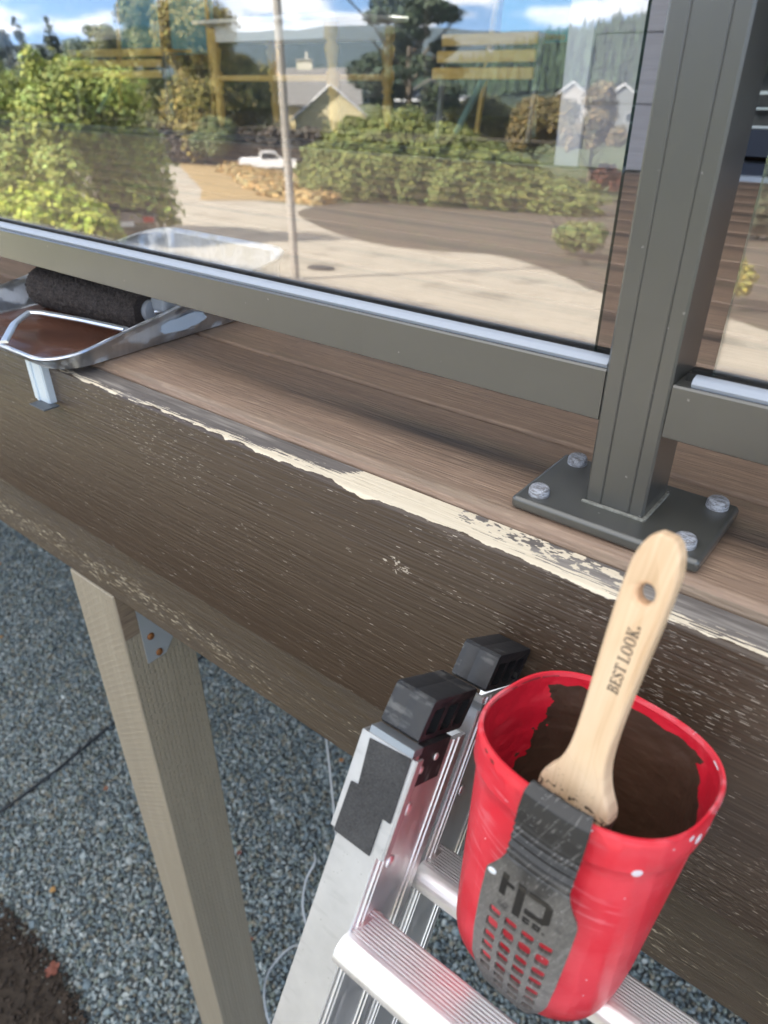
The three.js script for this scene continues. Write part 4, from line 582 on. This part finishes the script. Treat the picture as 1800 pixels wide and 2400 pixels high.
{
  const R = rng(41), tones = [[0.30, 0.13, 0.04], [0.22, 0.09, 0.05], [0.34, 0.20, 0.07], [0.17, 0.055, 0.035]], names = ['orange', 'brown', 'yellow', 'reddish'];
  const leafG = (seed) => { const r = rng(seed), s = new THREE.Shape(), n = 9; for (let i = 0; i <= 40; i++) { const a = i / 40 * Math.PI * 2, q = 0.55 + 0.45 * Math.pow(Math.abs(Math.cos(a * 2.5)), 0.7); const x = Math.cos(a) * q, y = Math.sin(a) * q * 0.8; i ? s.lineTo(x, y) : s.moveTo(x, y); } const g = tessLeaf(new THREE.ShapeGeometry(s)), p = g.attributes.position; for (let i = 0; i < p.count; i++) p.setZ(i, 0.28 * nd(noise(p.getX(i) * 1.7 + seed, p.getY(i) * 1.7)) + 0.16 * (p.getX(i) ** 2)); g.computeVertexNormals(); return g.rotateX(-Math.PI / 2); };
  function tessLeaf(g) { g.deleteAttribute('normal'); return new TessellateModifier(0.35, 4).modify(g.toNonIndexed()); }
  [[-1.875, -1.936, 0.016, 0, 'by the beam above the ladder'], [-5.25, -1.66, 0.022, 0, 'far out on the gravel at the upper left'], [-1.55, -0.95, 0.02, 1, 'on the gravel between the post and the ladder'], [-2.115, -0.33, 0.036, 3, 'on the dark mulch edge'], [-4.4, -1.25, 0.02, 2, 'beyond the straight cable'], [-2.75, -1.0, 0.016, 1, 'beside the straight cable'], [-1.9, -1.2, 0.014, 3, 'behind the tan post low on its right'], [-2.45, -0.52, 0.018, 2, 'close to the mulch left of the post']].forEach(([x, z, s, t, where], i) => {
    const m = single('fallen_leaf', leafG(i + 3).scale(s, s, s), std(tones[t], 0.8, { side: THREE.DoubleSide }), `${names[t]} fallen leaf lying ${where}`, 'leaf', 'fallen leaves on the ground'); m.position.set(x, i === 3 ? 0.045 : 0.034, z); m.rotation.y = i * 1.7;
  });
}

// ================================================================= THE STREET BEHIND THE CAMERA, mirrored in the glass
{
  // leaf shapes: folded four-point blades gathered on and in a set of blobs
  function leaves(seed, blobs, count, size, { long = 1.5, droop = 0, shell = 0.35, up = 0.25 } = {}) {
    const R = rng(seed), pos = new Float32Array(count * 18), col = new Float32Array(count * 18), n = V(), t = V(), b = V(), c = V(), vols = blobs.map((q) => q[3] * q[4] * (q[5] ?? q[3])), total = vols.reduce((a, q) => a + q, 0);
    for (let k = 0, o = 0; k < count; k++) {
      let pick = R() * total, i = 0; while (i < blobs.length - 1 && (pick -= vols[i]) > 0) i++;
      const [x, y, z, rx, ry, rz = rx] = blobs[i];
      n.set(nd(R()), nd(R()) + 0.06, nd(R())).normalize(); const r = 1 - shell * Math.pow(R(), 1.6), lump = 0.82 + 0.36 * noise(n.x * 3.1 + seed + i * 7, n.y * 3.1 + n.z * 2.7) - 0.10 + 0.34 * (noise(n.x * 8.3 + seed * 2, n.y * 8.3 + n.z * 7.1 + i * 3) - 0.35);
      c.set(x + n.x * rx * r * lump, y + n.y * ry * r * lump, z + n.z * rz * r * lump);
      n.x += nd(R()) * 1.3; n.y += up + nd(R()) * 1.3; n.z += nd(R()) * 1.3; n.normalize();
      t.set(nd(R()), nd(R()) - droop, nd(R())).cross(n).normalize(); if (droop) t.y -= droop * 0.6; b.crossVectors(n, t).normalize();
      const s = size * (0.6 + 0.8 * R()), L = s * long * 0.5, W = s * 0.5, f = 0.22 * s;
      const P = [[-L, 0, 0], [0, W, f], [L, 0, 0], [-L, 0, 0], [L, 0, 0], [0, -W, f]], tint = 0.62 + 0.76 * R(), warm = nd(R()) * 0.35;
      for (const [a, q, h] of P) { pos[o] = c.x + t.x * a + b.x * q + n.x * h; pos[o + 1] = c.y + t.y * a + b.y * q + n.y * h; pos[o + 2] = c.z + t.z * a + b.z * q + n.z * h; col[o] = tint * (1 + warm); col[o + 1] = tint; col[o + 2] = tint * (1 - warm * 0.8); o += 3; }
    }
    const g = new THREE.BufferGeometry(); g.setAttribute('position', new THREE.BufferAttribute(pos, 3)); g.setAttribute('color', new THREE.BufferAttribute(col, 3)); g.computeVertexNormals(); return g;
  }
  const leafM = (c) => new THREE.MeshPhysicalMaterial({ color: new THREE.Color().setRGB(...c), vertexColors: true, roughness: 0.75, transmission: 0.3, thickness: 0, side: THREE.DoubleSide });
  const bark = new THREE.MeshStandardMaterial({ map: tex(128, 256, (u, v) => mix3([0.07, 0.055, 0.04], [0.16, 0.13, 0.10], fbm(u * 14, v * 5, 4))), roughness: 0.95 });
  const trunk = (h, r, seed) => { const R = rng(seed), g = []; g.push(bar([0, -0.3, 0], [nd(R()) * 0.2, h * 0.75, nd(R()) * 0.2], r, 10, r * 0.5)); for (let k = 0; k < 7; k++) { const a = R() * 6.28, y = h * (0.3 + 0.4 * R()); g.push(bar([0, y, 0], [Math.cos(a) * h * 0.28, y + h * 0.25, Math.sin(a) * h * 0.28], r * 0.4, 6, r * 0.12)); } return merge(g); };
  const plant = (name, label, cat, pos, blobs, count, size, color, opt = {}, tr) => { const t = thing(name, label, cat, pos); part('crown', leaves(opt.seed ?? count + Math.round(pos[0] * 7), blobs, count, size, opt), leafM(color), t); if (tr) part('trunk', trunk(tr[0], tr[1], count), bark, t); return t; };
  const cloud = (seed, n, rx, ry, rz, y0, rmin, rmax) => { const R = rng(seed), o = []; for (let k = 0; k < n; k++) { const a = R() * 6.283, e = Math.acos(1 - R() * 1.3) - 0.2, q = 0.35 + 0.6 * R(), r = rmin + (rmax - rmin) * R(); o.push([Math.cos(a) * Math.sin(e) * rx * q, y0 + Math.cos(e) * ry * q, Math.sin(a) * Math.sin(e) * rz * q, r, r * (0.75 + 0.4 * R())]); } return o; };

  // big bright maple close to the road
  plant('maple_tree', 'large bright green leafy maple reflected at the far left of the glass', 'tree', [-20.6, -0.75, 10.6], [...cloud(3, 26, 2.7, 2.2, 2.4, 2.0, 0.6, 1.15), [0.9, 1.2, 0.9, 1.2, 1.0], [1.5, 0.9, 1.2, 1.1, 0.9], [-1.6, 1.0, -0.8, 1.3, 1.0], [-0.6, 4.4, -1.2, 0.32, 0.9], [-1.2, 4.2, -1.6, 0.36, 0.8], [0.3, 4.1, -0.6, 0.4, 0.7], [-1.9, 3.6, -1.9, 0.5, 0.8]], 44000, 0.10, [0.27, 0.32, 0.062], { shell: 0.75 }, [3.0, 0.14]);
  plant('lime_shrub', 'low yellow green shrub reflected just above the bottom rail at the far left', 'shrub', [-16.6, -0.35, 7.6], cloud(8, 14, 2.4, 0.7, 1.3, 0.5, 0.45, 0.75), 12000, 0.09, [0.30, 0.36, 0.03], { shell: 0.6 });
  // olive trees behind the road
  const olives = [['olive green broadleaf tree reflected leftmost of the tall row', [-88, -5.25, 55.4], 3.4, 15.0, [0.12, 0.16, 0.08]], ['tallest olive tree of the reflected row, behind the turquoise cushions', [-80, -5.25, 55.7], 4.4, 18.6, [0.17, 0.175, 0.06]], ['golden olive tree in the reflected row left of the table leg', [-68, -5.0, 53.5], 5.2, 17.0, [0.24, 0.195, 0.040]], ['lower olive tree of the reflected row beside the utility pole', [-69.5, -5.6, 59.4], 5.0, 11.6, [0.18, 0.16, 0.045]]];
  olives.forEach(([l, p, r, h, c], i) => plant('broadleaf_tree', l, 'tree', p, [...cloud(20 + i, 22, r, h * 0.36, r, h * 0.55, r * 0.24, r * 0.46), [0, h * 0.3, 0, r * 0.8, h * 0.2], [r * 0.4, h * 0.14, -r * 0.3, r * 0.7, h * 0.13]], 26000, 0.27, c, { shell: 0.75 }, [h * 0.7, 0.25]));
  plant('grey_tree', 'grey green tree reflected at the left edge of the glass', 'tree', [-72.5, -3.2, 35.2], cloud(31, 14, 2.8, 3.8, 2.8, 5.2, 0.9, 1.6), 6000, 0.34, [0.075, 0.095, 0.075], {}, [5, 0.2]);
  plant('hedge_row', 'brownish dark hedge row reflected beyond the white pickup', 'hedge', [-62.5, -4.95, 52.6], Array.from({ length: 16 }, (_, k) => [-7.5 + k, 1.6 + 0.4 * noise(k, 3), (k - 8) * 0.72 * 1, 1.1, 1.8]), 9000, 0.30, [0.075, 0.058, 0.042], { shell: 0.5 });
  plant('green_shrub', 'round mid green shrub reflected in front of the brown hedge row', 'shrub', [-62.5, -4.75, 50.5], cloud(33, 12, 2.6, 2.2, 2.2, 2.0, 0.8, 1.3), 8000, 0.22, [0.15, 0.18, 0.065], { shell: 0.5 });
  // the big rounded hedge
  plant('mounded_hedge', 'huge rounded green hedge mound reflected in the middle of the glass', 'hedge', [-25.6, -3.4, 35.4], [[-5.2, 3.9], [-4.4, 4.8], [-3.3, 5.5], [-2.2, 5.7], [-0.9, 5.4], [0.5, 5.0], [1.9, 4.5], [3.2, 3.9], [4.5, 3.3], [5.9, 2.7], [7.2, 2.1]].map(([t, h], i) => [t * 0.81, h * 0.38 - 0.06 * t, t * 0.586, 2.9, h * 0.46, 2.6]), 140000, 0.14, [0.20, 0.23, 0.055], { shell: 0.42, up: 0.4 });
  // conifers: trunk with drooping tiers
  const conifer = (name, label, pos, h, r, count, size, color, group, ragged = 0.25) => {
    const t = thing(name, label, 'tree', pos, 0, group), R = rng(Math.round(pos[0] * 31 + h * 7)), blobs = []; const tiers = Math.max(8, Math.round(h * 1.3));
    for (let k = 0; k < tiers; k++) { const f = k / tiers, rad = r * Math.pow(1 - f, 0.75) * (1 - ragged + 2 * ragged * R()) + 0.08, arms = Math.max(3, Math.round(6 * (1 - f)) + 1); for (let a = 0; a < arms; a++) { const q = R() * 6.283; blobs.push([Math.cos(q) * rad * 0.55, h * (0.14 + 0.86 * f) - rad * 0.12, Math.sin(q) * rad * 0.55, rad * 0.5, h / tiers * 0.42]); } }
    part('crown', leaves(Math.round(h * 100 + r * 10), blobs, count, size, { long: 2.6, droop: 0.35, shell: 0.8 }), leafM(color), t); part('trunk', bar([0, -0.4, 0], [0, h * 0.95, 0], r * 0.09 + 0.05, 8, 0.03), bark, t); return t; };
  // spreading pine with layered dark plates
  {
    const t = thing('pine_tree', 'wide dark pine with layered branches reflected right of the table', 'tree', [-43.4, -5.3, 56.6]), R = rng(64), blobs = [];
    for (let k = 0; k < 34; k++) { const f = R(), q = R() * 6.283, rad = (2.0 + 4.2 * Math.sin(Math.PI * (0.25 + 0.7 * f))) * (0.55 + 0.45 * R()); blobs.push([Math.cos(q) * rad * 0.8, 6.0 + 8.6 * f, Math.sin(q) * rad * 0.8, 1.0 + 0.9 * R(), 0.42 + 0.3 * R()]); }
    blobs.push([0.2, 14.2, 0, 1.0, 0.8], [-0.9, 13.6, 0.5, 1.2, 0.6]);
    part('crown', leaves(640, blobs, 20000, 0.30, { long: 2.2, shell: 0.9 }), leafM([0.034, 0.060, 0.026]), t); part('trunk', trunk(14, 0.42, 9), bark, t);
  }
  const far = [[-97, 51.0, 14.0], [-96.2, 53.0, 11.5], [-95.2, 54.0, 14.6], [-93.5, 56.5, 12.6], [-99.5, 48.0, 11.0], [-101, 45, 10.2], [-91, 60, 11.6], [-88.5, 62.5, 12.8]];
  far.forEach(([x, z, h], i) => conifer('fir_tree', ['tall', 'short', 'tallest', 'ragged', 'small dark', 'outermost', 'narrow', 'right hand'][i] + ' fir on the far ridge reflected at the left, ' + ['second from its left', 'between two taller firs', 'with the highest tip', 'just right of the highest', 'left of the tall ones', 'at the very edge', 'third from its right end', 'at its right end'][i], [x, groundY(z), z], h, 2.1, 2600, 0.42, [0.030, 0.052, 0.030], 'firs on the far ridge'));
  plant('autumn_tree', 'olive green broad tree reflected below the slatted chair, the left one', 'tree', [-42.0, -6.3, 67.4], cloud(51, 22, 4.2, 3.0, 3.0, 4.6, 1.0, 1.8), 20000, 0.24, [0.12, 0.12, 0.036], { shell: 0.7 }, [6, 0.2]);
  plant('autumn_tree', 'golden brown tree reflected just left of the pale door trim', 'tree', [-33.2, -5.7, 61.0], cloud(52, 20, 3.4, 2.8, 2.8, 4.2, 1.0, 1.6), 18000, 0.22, [0.165, 0.125, 0.036], { shell: 0.7 }, [5, 0.2]);
  plant('tan_tree', 'thin pale tan tree reflected over the grey siding boards', 'tree', [-24.5, -5.0, 54.0], cloud(53, 18, 2.2, 3.0, 2.2, 4.3, 0.5, 0.9), 5200, 0.26, [0.20, 0.16, 0.075], { shell: 0.9 }, [6, 0.15]);
  plant('russet_shrub', 'russet red shrub reflected under the pale door trim', 'shrub', [-23.8, -5.2, 55.9], cloud(54, 9, 1.6, 1.3, 1.4, 1.2, 0.5, 0.8), 3000, 0.2, [0.17, 0.065, 0.04], { shell: 0.6 });
  plant('low_shrub', 'small pale green shrub reflected low beside the glass edge', 'shrub', [-10.0, -1.8, 21.5], [...cloud(55, 9, 0.9, 0.7, 0.8, 0.55, 0.3, 0.5)], 3600, 0.11, [0.16, 0.19, 0.05], { shell: 0.7 });
  plant('flower_shrub', 'yellow flowering shrub reflected in the right glass panel', 'shrub', [-4.4, -1.25, 16.5], cloud(56, 7, 0.7, 0.5, 0.6, 0.5, 0.25, 0.4), 3600, 0.07, [0.30, 0.27, 0.06], { shell: 0.7 });
  for (let k = 0; k < 3; k++) plant('round_shrub', ['dull green round shrub behind the dark ground near the right glass panel, the closest', 'dull green round shrub further back on the dark ground beyond the yellow flowers', 'wide dull shrub at the back of the dark ground right of the hedge mound'][k], 'shrub', [[-2.5, -2.45, 27], [-6.5, -3.35, 36], [-11, -4.15, 44]][k], cloud(60 + k, 10, 1.8 + k, 1.4 + 0.4 * k, 1.6, 0.8, 0.6, 1.0), 4500, 0.2, [0.085, 0.10, 0.045], { shell: 0.6 });

  // ---- buildings: x is to the right in the glass, z away from the viewer
  const facing = (x, z) => Math.atan2(x, z);
  const cream = std([0.62, 0.54, 0.34], 0.8), shingle = new THREE.MeshStandardMaterial({ map: tex(256, 256, (u, v) => { const n = fbm(u * 30, v * 30, 3), l = (v * 16) % 1 < 0.12 ? 0.7 : 1; return mix3([0.15 * l, 0.145 * l, 0.14 * l], [0.24 * l, 0.23 * l, 0.22 * l], n); }), roughness: 0.9 }), dark = std([0.03, 0.035, 0.04], 0.4), glassM = phys([0.02, 0.03, 0.04], 0.08);
  const gable = (w, eave, ridge, d, over = 0.4) => prism([[-w / 2, 0], [w / 2, 0], [w / 2, eave], [0, ridge], [-w / 2, eave]], (p, q, t) => V(p, q, t), [0, d], 0.2);
  const roofZ = (w, eave, ridge, z0, z1, th = 0.16, o = 0.45) => { const k = (ridge - eave) / (w / 2), y = eave - k * o; return prism([[-w / 2 - o, y + 0.02], [0, ridge + 0.02], [w / 2 + o, y + 0.02], [w / 2 + o, y + 0.02 + th], [0, ridge + 0.02 + th], [-w / 2 - o, y + 0.02 + th]], (p, q, t) => V(p, q, t), [z0, z1], 0.2); };
  const roofX = (d, eave, ridge, x0, x1, th = 0.16, o = 0.45) => { const k = (ridge - eave) / (d / 2), y = eave - k * o; return prism([[-d / 2 - o, y + 0.02], [0, ridge + 0.02], [d / 2 + o, y + 0.02], [d / 2 + o, y + 0.02 + th], [0, ridge + 0.02 + th], [-d / 2 - o, y + 0.02 + th]], (p, q, t) => V(t, q, p), [x0, x1], 0.2); };
  const win = (h, x, y, z, w, hh, name = 'window') => { const f = part(name, [boxX(x - w / 2, x + w / 2, y, y + 0.08, z - 0.05, z), boxX(x - w / 2, x + w / 2, y + hh - 0.08, y + hh, z - 0.05, z), boxX(x - w / 2, x - w / 2 + 0.08, y + 0.08, y + hh - 0.08, z - 0.05, z), boxX(x + w / 2 - 0.08, x + w / 2, y + 0.08, y + hh - 0.08, z - 0.05, z)], M.whiteTrim, h); part('pane', boxX(x - w / 2 + 0.08, x + w / 2 - 0.08, y + 0.08, y + hh - 0.08, z - 0.03, z - 0.01), glassM, f); };
  {
    const p = [-64.5, -6.6, 69.6], h = thing('cream_house', 'cream gabled house with grey roof and square chimney reflected beside the pole', 'house', p, facing(p[0], p[2]));
    part('wall', gable(8.6, 5.4, 8.7, 6), cream, h); const r1 = part('roof', roofZ(8.6, 5.4, 8.7, -0.5, 6.2), shingle, h);
    part('wall', boxX(-7.5, 3.5, 0, 6.8, 6.05, 13), cream, h); const main = part('roof', roofX(7.6, 6.8, 10.2, -8.4, 3.9).translate(0, 0, 9.6), shingle, h, 'main grey shingle roof');
    const ch = part('chimney', [boxX(-4.0, -2.1, 9.2, 11.2, 9.4, 10.6)], std([0.66, 0.62, 0.50], 0.8), main); part('chimney_cap', [boxX(-4.15, -1.95, 11.2, 11.32, 9.25, 10.75), boxX(-2.9, -2.6, 11.32, 12.1, 9.9, 10.2)], std([0.5, 0.48, 0.42], 0.8), main);
    part('gable_trim', [bar([-4.8, 5.05, -0.52], [0, 8.72, -0.52], 0.12, 6), bar([4.8, 5.05, -0.52], [0, 8.72, -0.52], 0.12, 6)], M.whiteTrim, h);
    win(h, -1.6, 1.2, -0.01, 1.5, 1.6); win(h, 1.8, 1.2, -0.01, 1.5, 1.6); win(h, -5.6, 2.4, 6.04, 1.6, 1.4);
  }
  {
    const p = [-66.8, -6.65, 92.8], h = thing('grey_house', 'grey gabled house with white eave line reflected under the pine', 'house', p, facing(p[0], p[2]));
    const grey = std([0.12, 0.13, 0.145], 0.8); part('wall', boxX(-6.2, 6.0, 0, 6.9, 1.2, 9), grey, h); part('gable', gable(7.0, 0.3, 2.1, 5).translate(0.4, 6.9, 1.0), std([0.07, 0.085, 0.11], 0.8), h); part('roof', roofZ(7.0, 7.2, 9.0, 0.6, 9), std([0.13, 0.105, 0.10], 0.9), h);
    part('porch_roof', boxX(-6.6, 6.3, 6.35, 6.5, -1.8, 1.15), std([0.10, 0.09, 0.085], 0.9), h); part('white_fascia', boxX(-6.6, 6.3, 6.5, 6.82, -1.9, -1.82), M.whiteTrim, h);
    for (const x of [3.6, 5.6]) part('porch_post', boxX(x - 0.12, x + 0.12, 0, 6.35, -1.7, -1.46), M.whiteTrim, h);
    win(h, -2.5, 2.6, 1.19, 1.8, 1.6); win(h, 1.5, 2.6, 1.19, 1.8, 1.6);
  }
  for (const [i, x, z, c] of [[0, -57.4, 137.4, [0.16, 0.17, 0.17]], [1, -40, 150, [0.2, 0.22, 0.24]], [2, -78, 160, [0.3, 0.27, 0.24]]]) {
    const h = thing('far_house', ['small grey house with white gable trim reflected over the siding', 'small blue grey house far off right of the house with white gable trim', 'small beige house far off between the pine and the hill'][i], 'house', [x, -6.65, z], facing(x, z)); part('wall', gable(7, 5.6, 8.0, 8), std(c, 0.8), h); part('roof', roofZ(7, 5.6, 8.0, -0.4, 8.2), i ? std([0.12, 0.12, 0.13], 0.9) : shingle, h); part('gable_trim', [bar([-3.9, 5.2, -0.45], [0, 8.05, -0.45], 0.14, 5), bar([3.9, 5.2, -0.45], [0, 8.05, -0.45], 0.14, 5)], M.whiteTrim, h); win(h, -1.6, 2.2, -0.01, 1.4, 1.5); win(h, 1.6, 2.2, -0.01, 1.4, 1.5);
  }
  // ---- white pickup, side on, cab to the right
  {
    const p = [-54.3, -4.66, 49.5], t = thing('pickup_truck', 'white pickup truck parked across the road reflected left of the hedge mound', 'truck', p, facing(p[0], p[2]) + 0.05), white = phys([0.80, 0.80, 0.80], 0.3, { clearcoat: 0.6 });
    part('body', prism([[-2.6, 0.55], [2.5, 0.5], [2.62, 0.75], [2.55, 1.05], [1.35, 1.15], [-2.65, 1.12], [-2.65, 0.62]], (x, y, z) => V(x, y, z), [-0.92, 0.92], 0.4), white, t);
    part('bed_rail', [boxX(-2.62, -0.75, 1.12, 1.22, -0.92, -0.84), boxX(-2.62, -0.75, 1.12, 1.22, 0.84, 0.92), boxX(-2.64, -2.58, 1.12, 1.22, -0.84, 0.84)], white, t);
    const cab = part('cab', prism([[-0.78, 1.13], [1.4, 1.14], [0.72, 1.72], [0.35, 1.82], [-0.55, 1.82], [-0.72, 1.7]], (x, y, z) => V(x, y, z), [-0.80, 0.80], 0.5), white, t);
    part('side_window', prism([[-0.60, 1.2], [1.12, 1.2], [0.62, 1.68], [0.32, 1.73], [-0.52, 1.73]], (x, y, z) => V(x, y, z), [-0.812, -0.79], 0.3), glassM, cab); part('windscreen', prism([[1.36, 1.2], [0.80, 1.68], [0.83, 1.70], [1.4, 1.2]], (x, y, z) => V(x, y, z), [-0.7, 0.7], 0.3), glassM, cab);
    for (const x of [-1.65, 1.65]) for (const z of [-0.82, 0.82]) { const w = part('wheel', new THREE.CylinderGeometry(0.38, 0.38, 0.24, 24).rotateX(Math.PI / 2).translate(x, 0.38, z), dark, t); part('rim', new THREE.CylinderGeometry(0.22, 0.22, 0.25, 16).rotateX(Math.PI / 2).translate(x, 0.38, z), std([0.5, 0.5, 0.5], 0.4, { metalness: 0.6 }), w); }
    part('tail_light', boxX(-2.67, -2.63, 0.85, 1.08, -0.9, -0.76), std([0.4, 0.02, 0.02], 0.3), t);
  }
  // ---- dark car parked nearer
  {
    const p = [-20.2, -0.86, 12.2], t = thing('parked_car', 'dark car reflected just above the far rim of the roller tray', 'car', p, facing(p[0], p[2]) - 1.35), black = phys([0.02, 0.018, 0.018], 0.22, { clearcoat: 0.8 });
    part('body', prism([[-2.1, 0.35], [2.1, 0.35], [2.15, 0.7], [1.2, 0.86], [-1.95, 0.92], [-2.15, 0.7]], (x, y, z) => V(x, y, z), [-0.85, 0.85], 0.5), black, t); const cab = part('cabin', prism([[-1.9, 0.9], [1.15, 0.86], [0.4, 1.35], [-1.2, 1.38]], (x, y, z) => V(x, y, z), [-0.74, 0.74], 0.5), black, t);
    part('rear_window', prism([[-1.94, 0.96], [-1.32, 1.33], [-1.30, 1.33], [-1.9, 0.96]].map(([a, b]) => [a - 0.02, b]), (x, y, z) => V(x, y, z), [-0.62, 0.62], 0.3), glassM, cab); part('number_plate', boxX(-2.17, -2.13, 0.58, 0.70, -0.26, 0.26), std([0.6, 0.6, 0.6], 0.5), t);
    for (const z of [-0.66, 0.66]) part('tail_light', boxX(-2.16, -2.08, 0.68, 0.82, z - 0.14, z + 0.14), std([0.35, 0.02, 0.02], 0.2), t);
    for (const x of [-1.3, 1.35]) for (const z of [-0.76, 0.76]) part('wheel', new THREE.CylinderGeometry(0.33, 0.33, 0.2, 20).rotateX(Math.PI / 2).translate(x, 0.33, z), dark, t);
  }
  single('manhole_cover', new THREE.CylinderGeometry(0.34, 0.34, 0.03, 28).rotateX(0.0997).translate(-12.9, -0.885, 12.42), std([0.035, 0.032, 0.03], 0.7), 'dark round cover in the pale road beside the reflected utility pole', 'manhole cover');
  { const g = leaves(91, Array.from({ length: 60 }, (_, k) => { const f = (k + 0.5) / 60, x = -29.5 - 33 * f + 3 * hash(k, 1), z = 25.8 + 24.5 * f + 2.5 * hash(k, 2); return [x, groundY(z) + 0.15, z, 1.2, 0.28, 1.0]; }), 16000, 0.22, { long: 2.4, droop: -0.6, shell: 0.9 }), m = part('dry_grass', g, leafM([0.42, 0.30, 0.12]), scene); m.userData = { kind: 'stuff', label: 'dry yellow grass along the verge beside the road' }; }
  // ---- utility pole with wires
  {
    const t = thing('utility_pole', 'weathered grey utility pole reflected from the road up to the sky', 'pole', [-12.2, -0.76, 10.82]);
    part('shaft', bar([0, -0.3, 0], [0, 10.5, 0], 0.095, 16, 0.075), new THREE.MeshStandardMaterial({ map: tex(64, 256, (u, v) => mix3([0.22, 0.20, 0.175], [0.36, 0.335, 0.30], fbm(u * 8, v * 6, 4))), roughness: 0.9 }), t); part('cross_arm', box(0.12, 0.14, 2.4, 0.1, 9.6, 0), bark, t);
    for (const z of [-1.05, 0, 1.05]) part('insulator', new THREE.CylinderGeometry(0.04, 0.06, 0.18, 10).translate(0.1, 9.76, z), std([0.4, 0.42, 0.45], 0.3), t);
    for (const [i, a, b] of [[0, 7.0, 2.0], [1, 6.4, 1.3]]) single('overhead_wire', tube([[-12.2, -0.76 + a, 10.9], [-30, 4.6 - i, 40], [-70, b + 1.0, 110]], 0.03, 30, 5), dark, ['upper dark overhead wire running off from the utility pole', 'lower dark overhead wire running off from the utility pole'][i], 'wire');
  }
  // ---- wooded hills closing the valley
  {
    const hill = (name, pts, depth, color, mat) => {            // ridge along pts (x, z, top)
      const pos = [], uv = [], N = 80, K = 14, c = new THREE.CatmullRomCurve3(pts.map((p) => V(p[0], p[2], p[1]))), g = new THREE.BufferGeometry(), P = [];
      for (let i = 0; i <= N; i++) { const q = c.getPoint(i / N), row = [], l = Math.hypot(q.x, q.z); for (let k = 0; k <= K; k++) { const f = (k / K) * 2 - 1, s = Math.cos(f * Math.PI / 2), y = -9 + (q.y + 9) * Math.pow(s, 1.2) * (0.94 + 0.12 * fbm(i * 0.23, k * 0.4 + q.z, 3)); row.push([q.x * (1 + f * depth / l), y, q.z * (1 + f * depth / l)]); } P.push(row); }
      const put = (i, k) => { pos.push(...P[i][k]); uv.push(i / 4, k / 4); }; for (let i = 0; i < N; i++) for (let k = 0; k < K; k++) { put(i, k); put(i + 1, k); put(i + 1, k + 1); put(i, k); put(i + 1, k + 1); put(i, k + 1); }
      g.setAttribute('position', new THREE.Float32BufferAttribute(pos, 3)); g.setAttribute('uv', new THREE.Float32BufferAttribute(uv, 2)); g.computeVertexNormals(); structure(name, g, mat); return P;
    };
    const woodT = tex(256, 256, (u, v) => mix3([0.012, 0.022, 0.014], [0.030, 0.044, 0.024], fbm(u * 26, v * 26, 4))), woodM = new THREE.MeshStandardMaterial({ map: woodT, roughness: 1, side: THREE.DoubleSide });
    const far = hill('hills', [[-1450, 300, 30], [-1250, 700, 42], [-1050, 950, 60], [-860, 1080, 66], [-700, 1200, 58], [-450, 1300, 62], [-100, 1400, 60], [400, 1400, 55]], 260, null, woodM);
    const near = hill('wooded_ridge', [[-330, 150, -4], [-280, 215, -3], [-235, 260, -2], [-205, 300, 0], [-160, 300, 9], [-120, 300, 16], [-70, 300, 23], [0, 300, 25], [80, 290, 25]], 70, null, woodM);
    const R = rng(88), cone = merge([new THREE.ConeGeometry(1, 2.2, 6).translate(0, 1.5, 0), new THREE.ConeGeometry(0.72, 1.8, 6).translate(0, 2.6, 0), new THREE.ConeGeometry(0.42, 1.4, 6).translate(0, 3.6, 0)]), m4 = new THREE.Matrix4(), qq = new THREE.Quaternion(), list = [];
    for (let n = 0; n < 5200; n++) { const i = Math.floor(R() * 80), k = 2 + Math.floor(R() * 11), a = near[i][k], b = near[i + 1][k], f = R(), s = 0.7 + 0.9 * R(); m4.compose(V(mix(a[0], b[0], f) + nd(R()) * 8, mix(a[1], b[1], f) - 0.6, mix(a[2], b[2], f) + nd(R()) * 8), qq, V(s, s * (0.8 + 0.8 * R()), s)); list.push([m4.clone(), R()]); }
    const im = new THREE.InstancedMesh(cone, std([1, 1, 1], 1), list.length), c = new THREE.Color(); list.forEach((e, i) => { im.setMatrixAt(i, e[0]); const b = 0.6 + 0.8 * e[1]; im.setColorAt(i, c.setRGB(0.034 * b, 0.056 * b, 0.028 * b)); }); im.name = 'forest'; im.userData = { kind: 'stuff', label: 'dark conifer forest covering the far ridge' }; scene.add(im);
  }
}
scene.fog = new THREE.FogExp2(new THREE.Color().setRGB(0.44, 0.57, 0.80), 0.0002);

scene.traverse((o) => { if (o.isMesh) { o.castShadow = o.receiveShadow = true; } });
renderer.render(scene, camera);
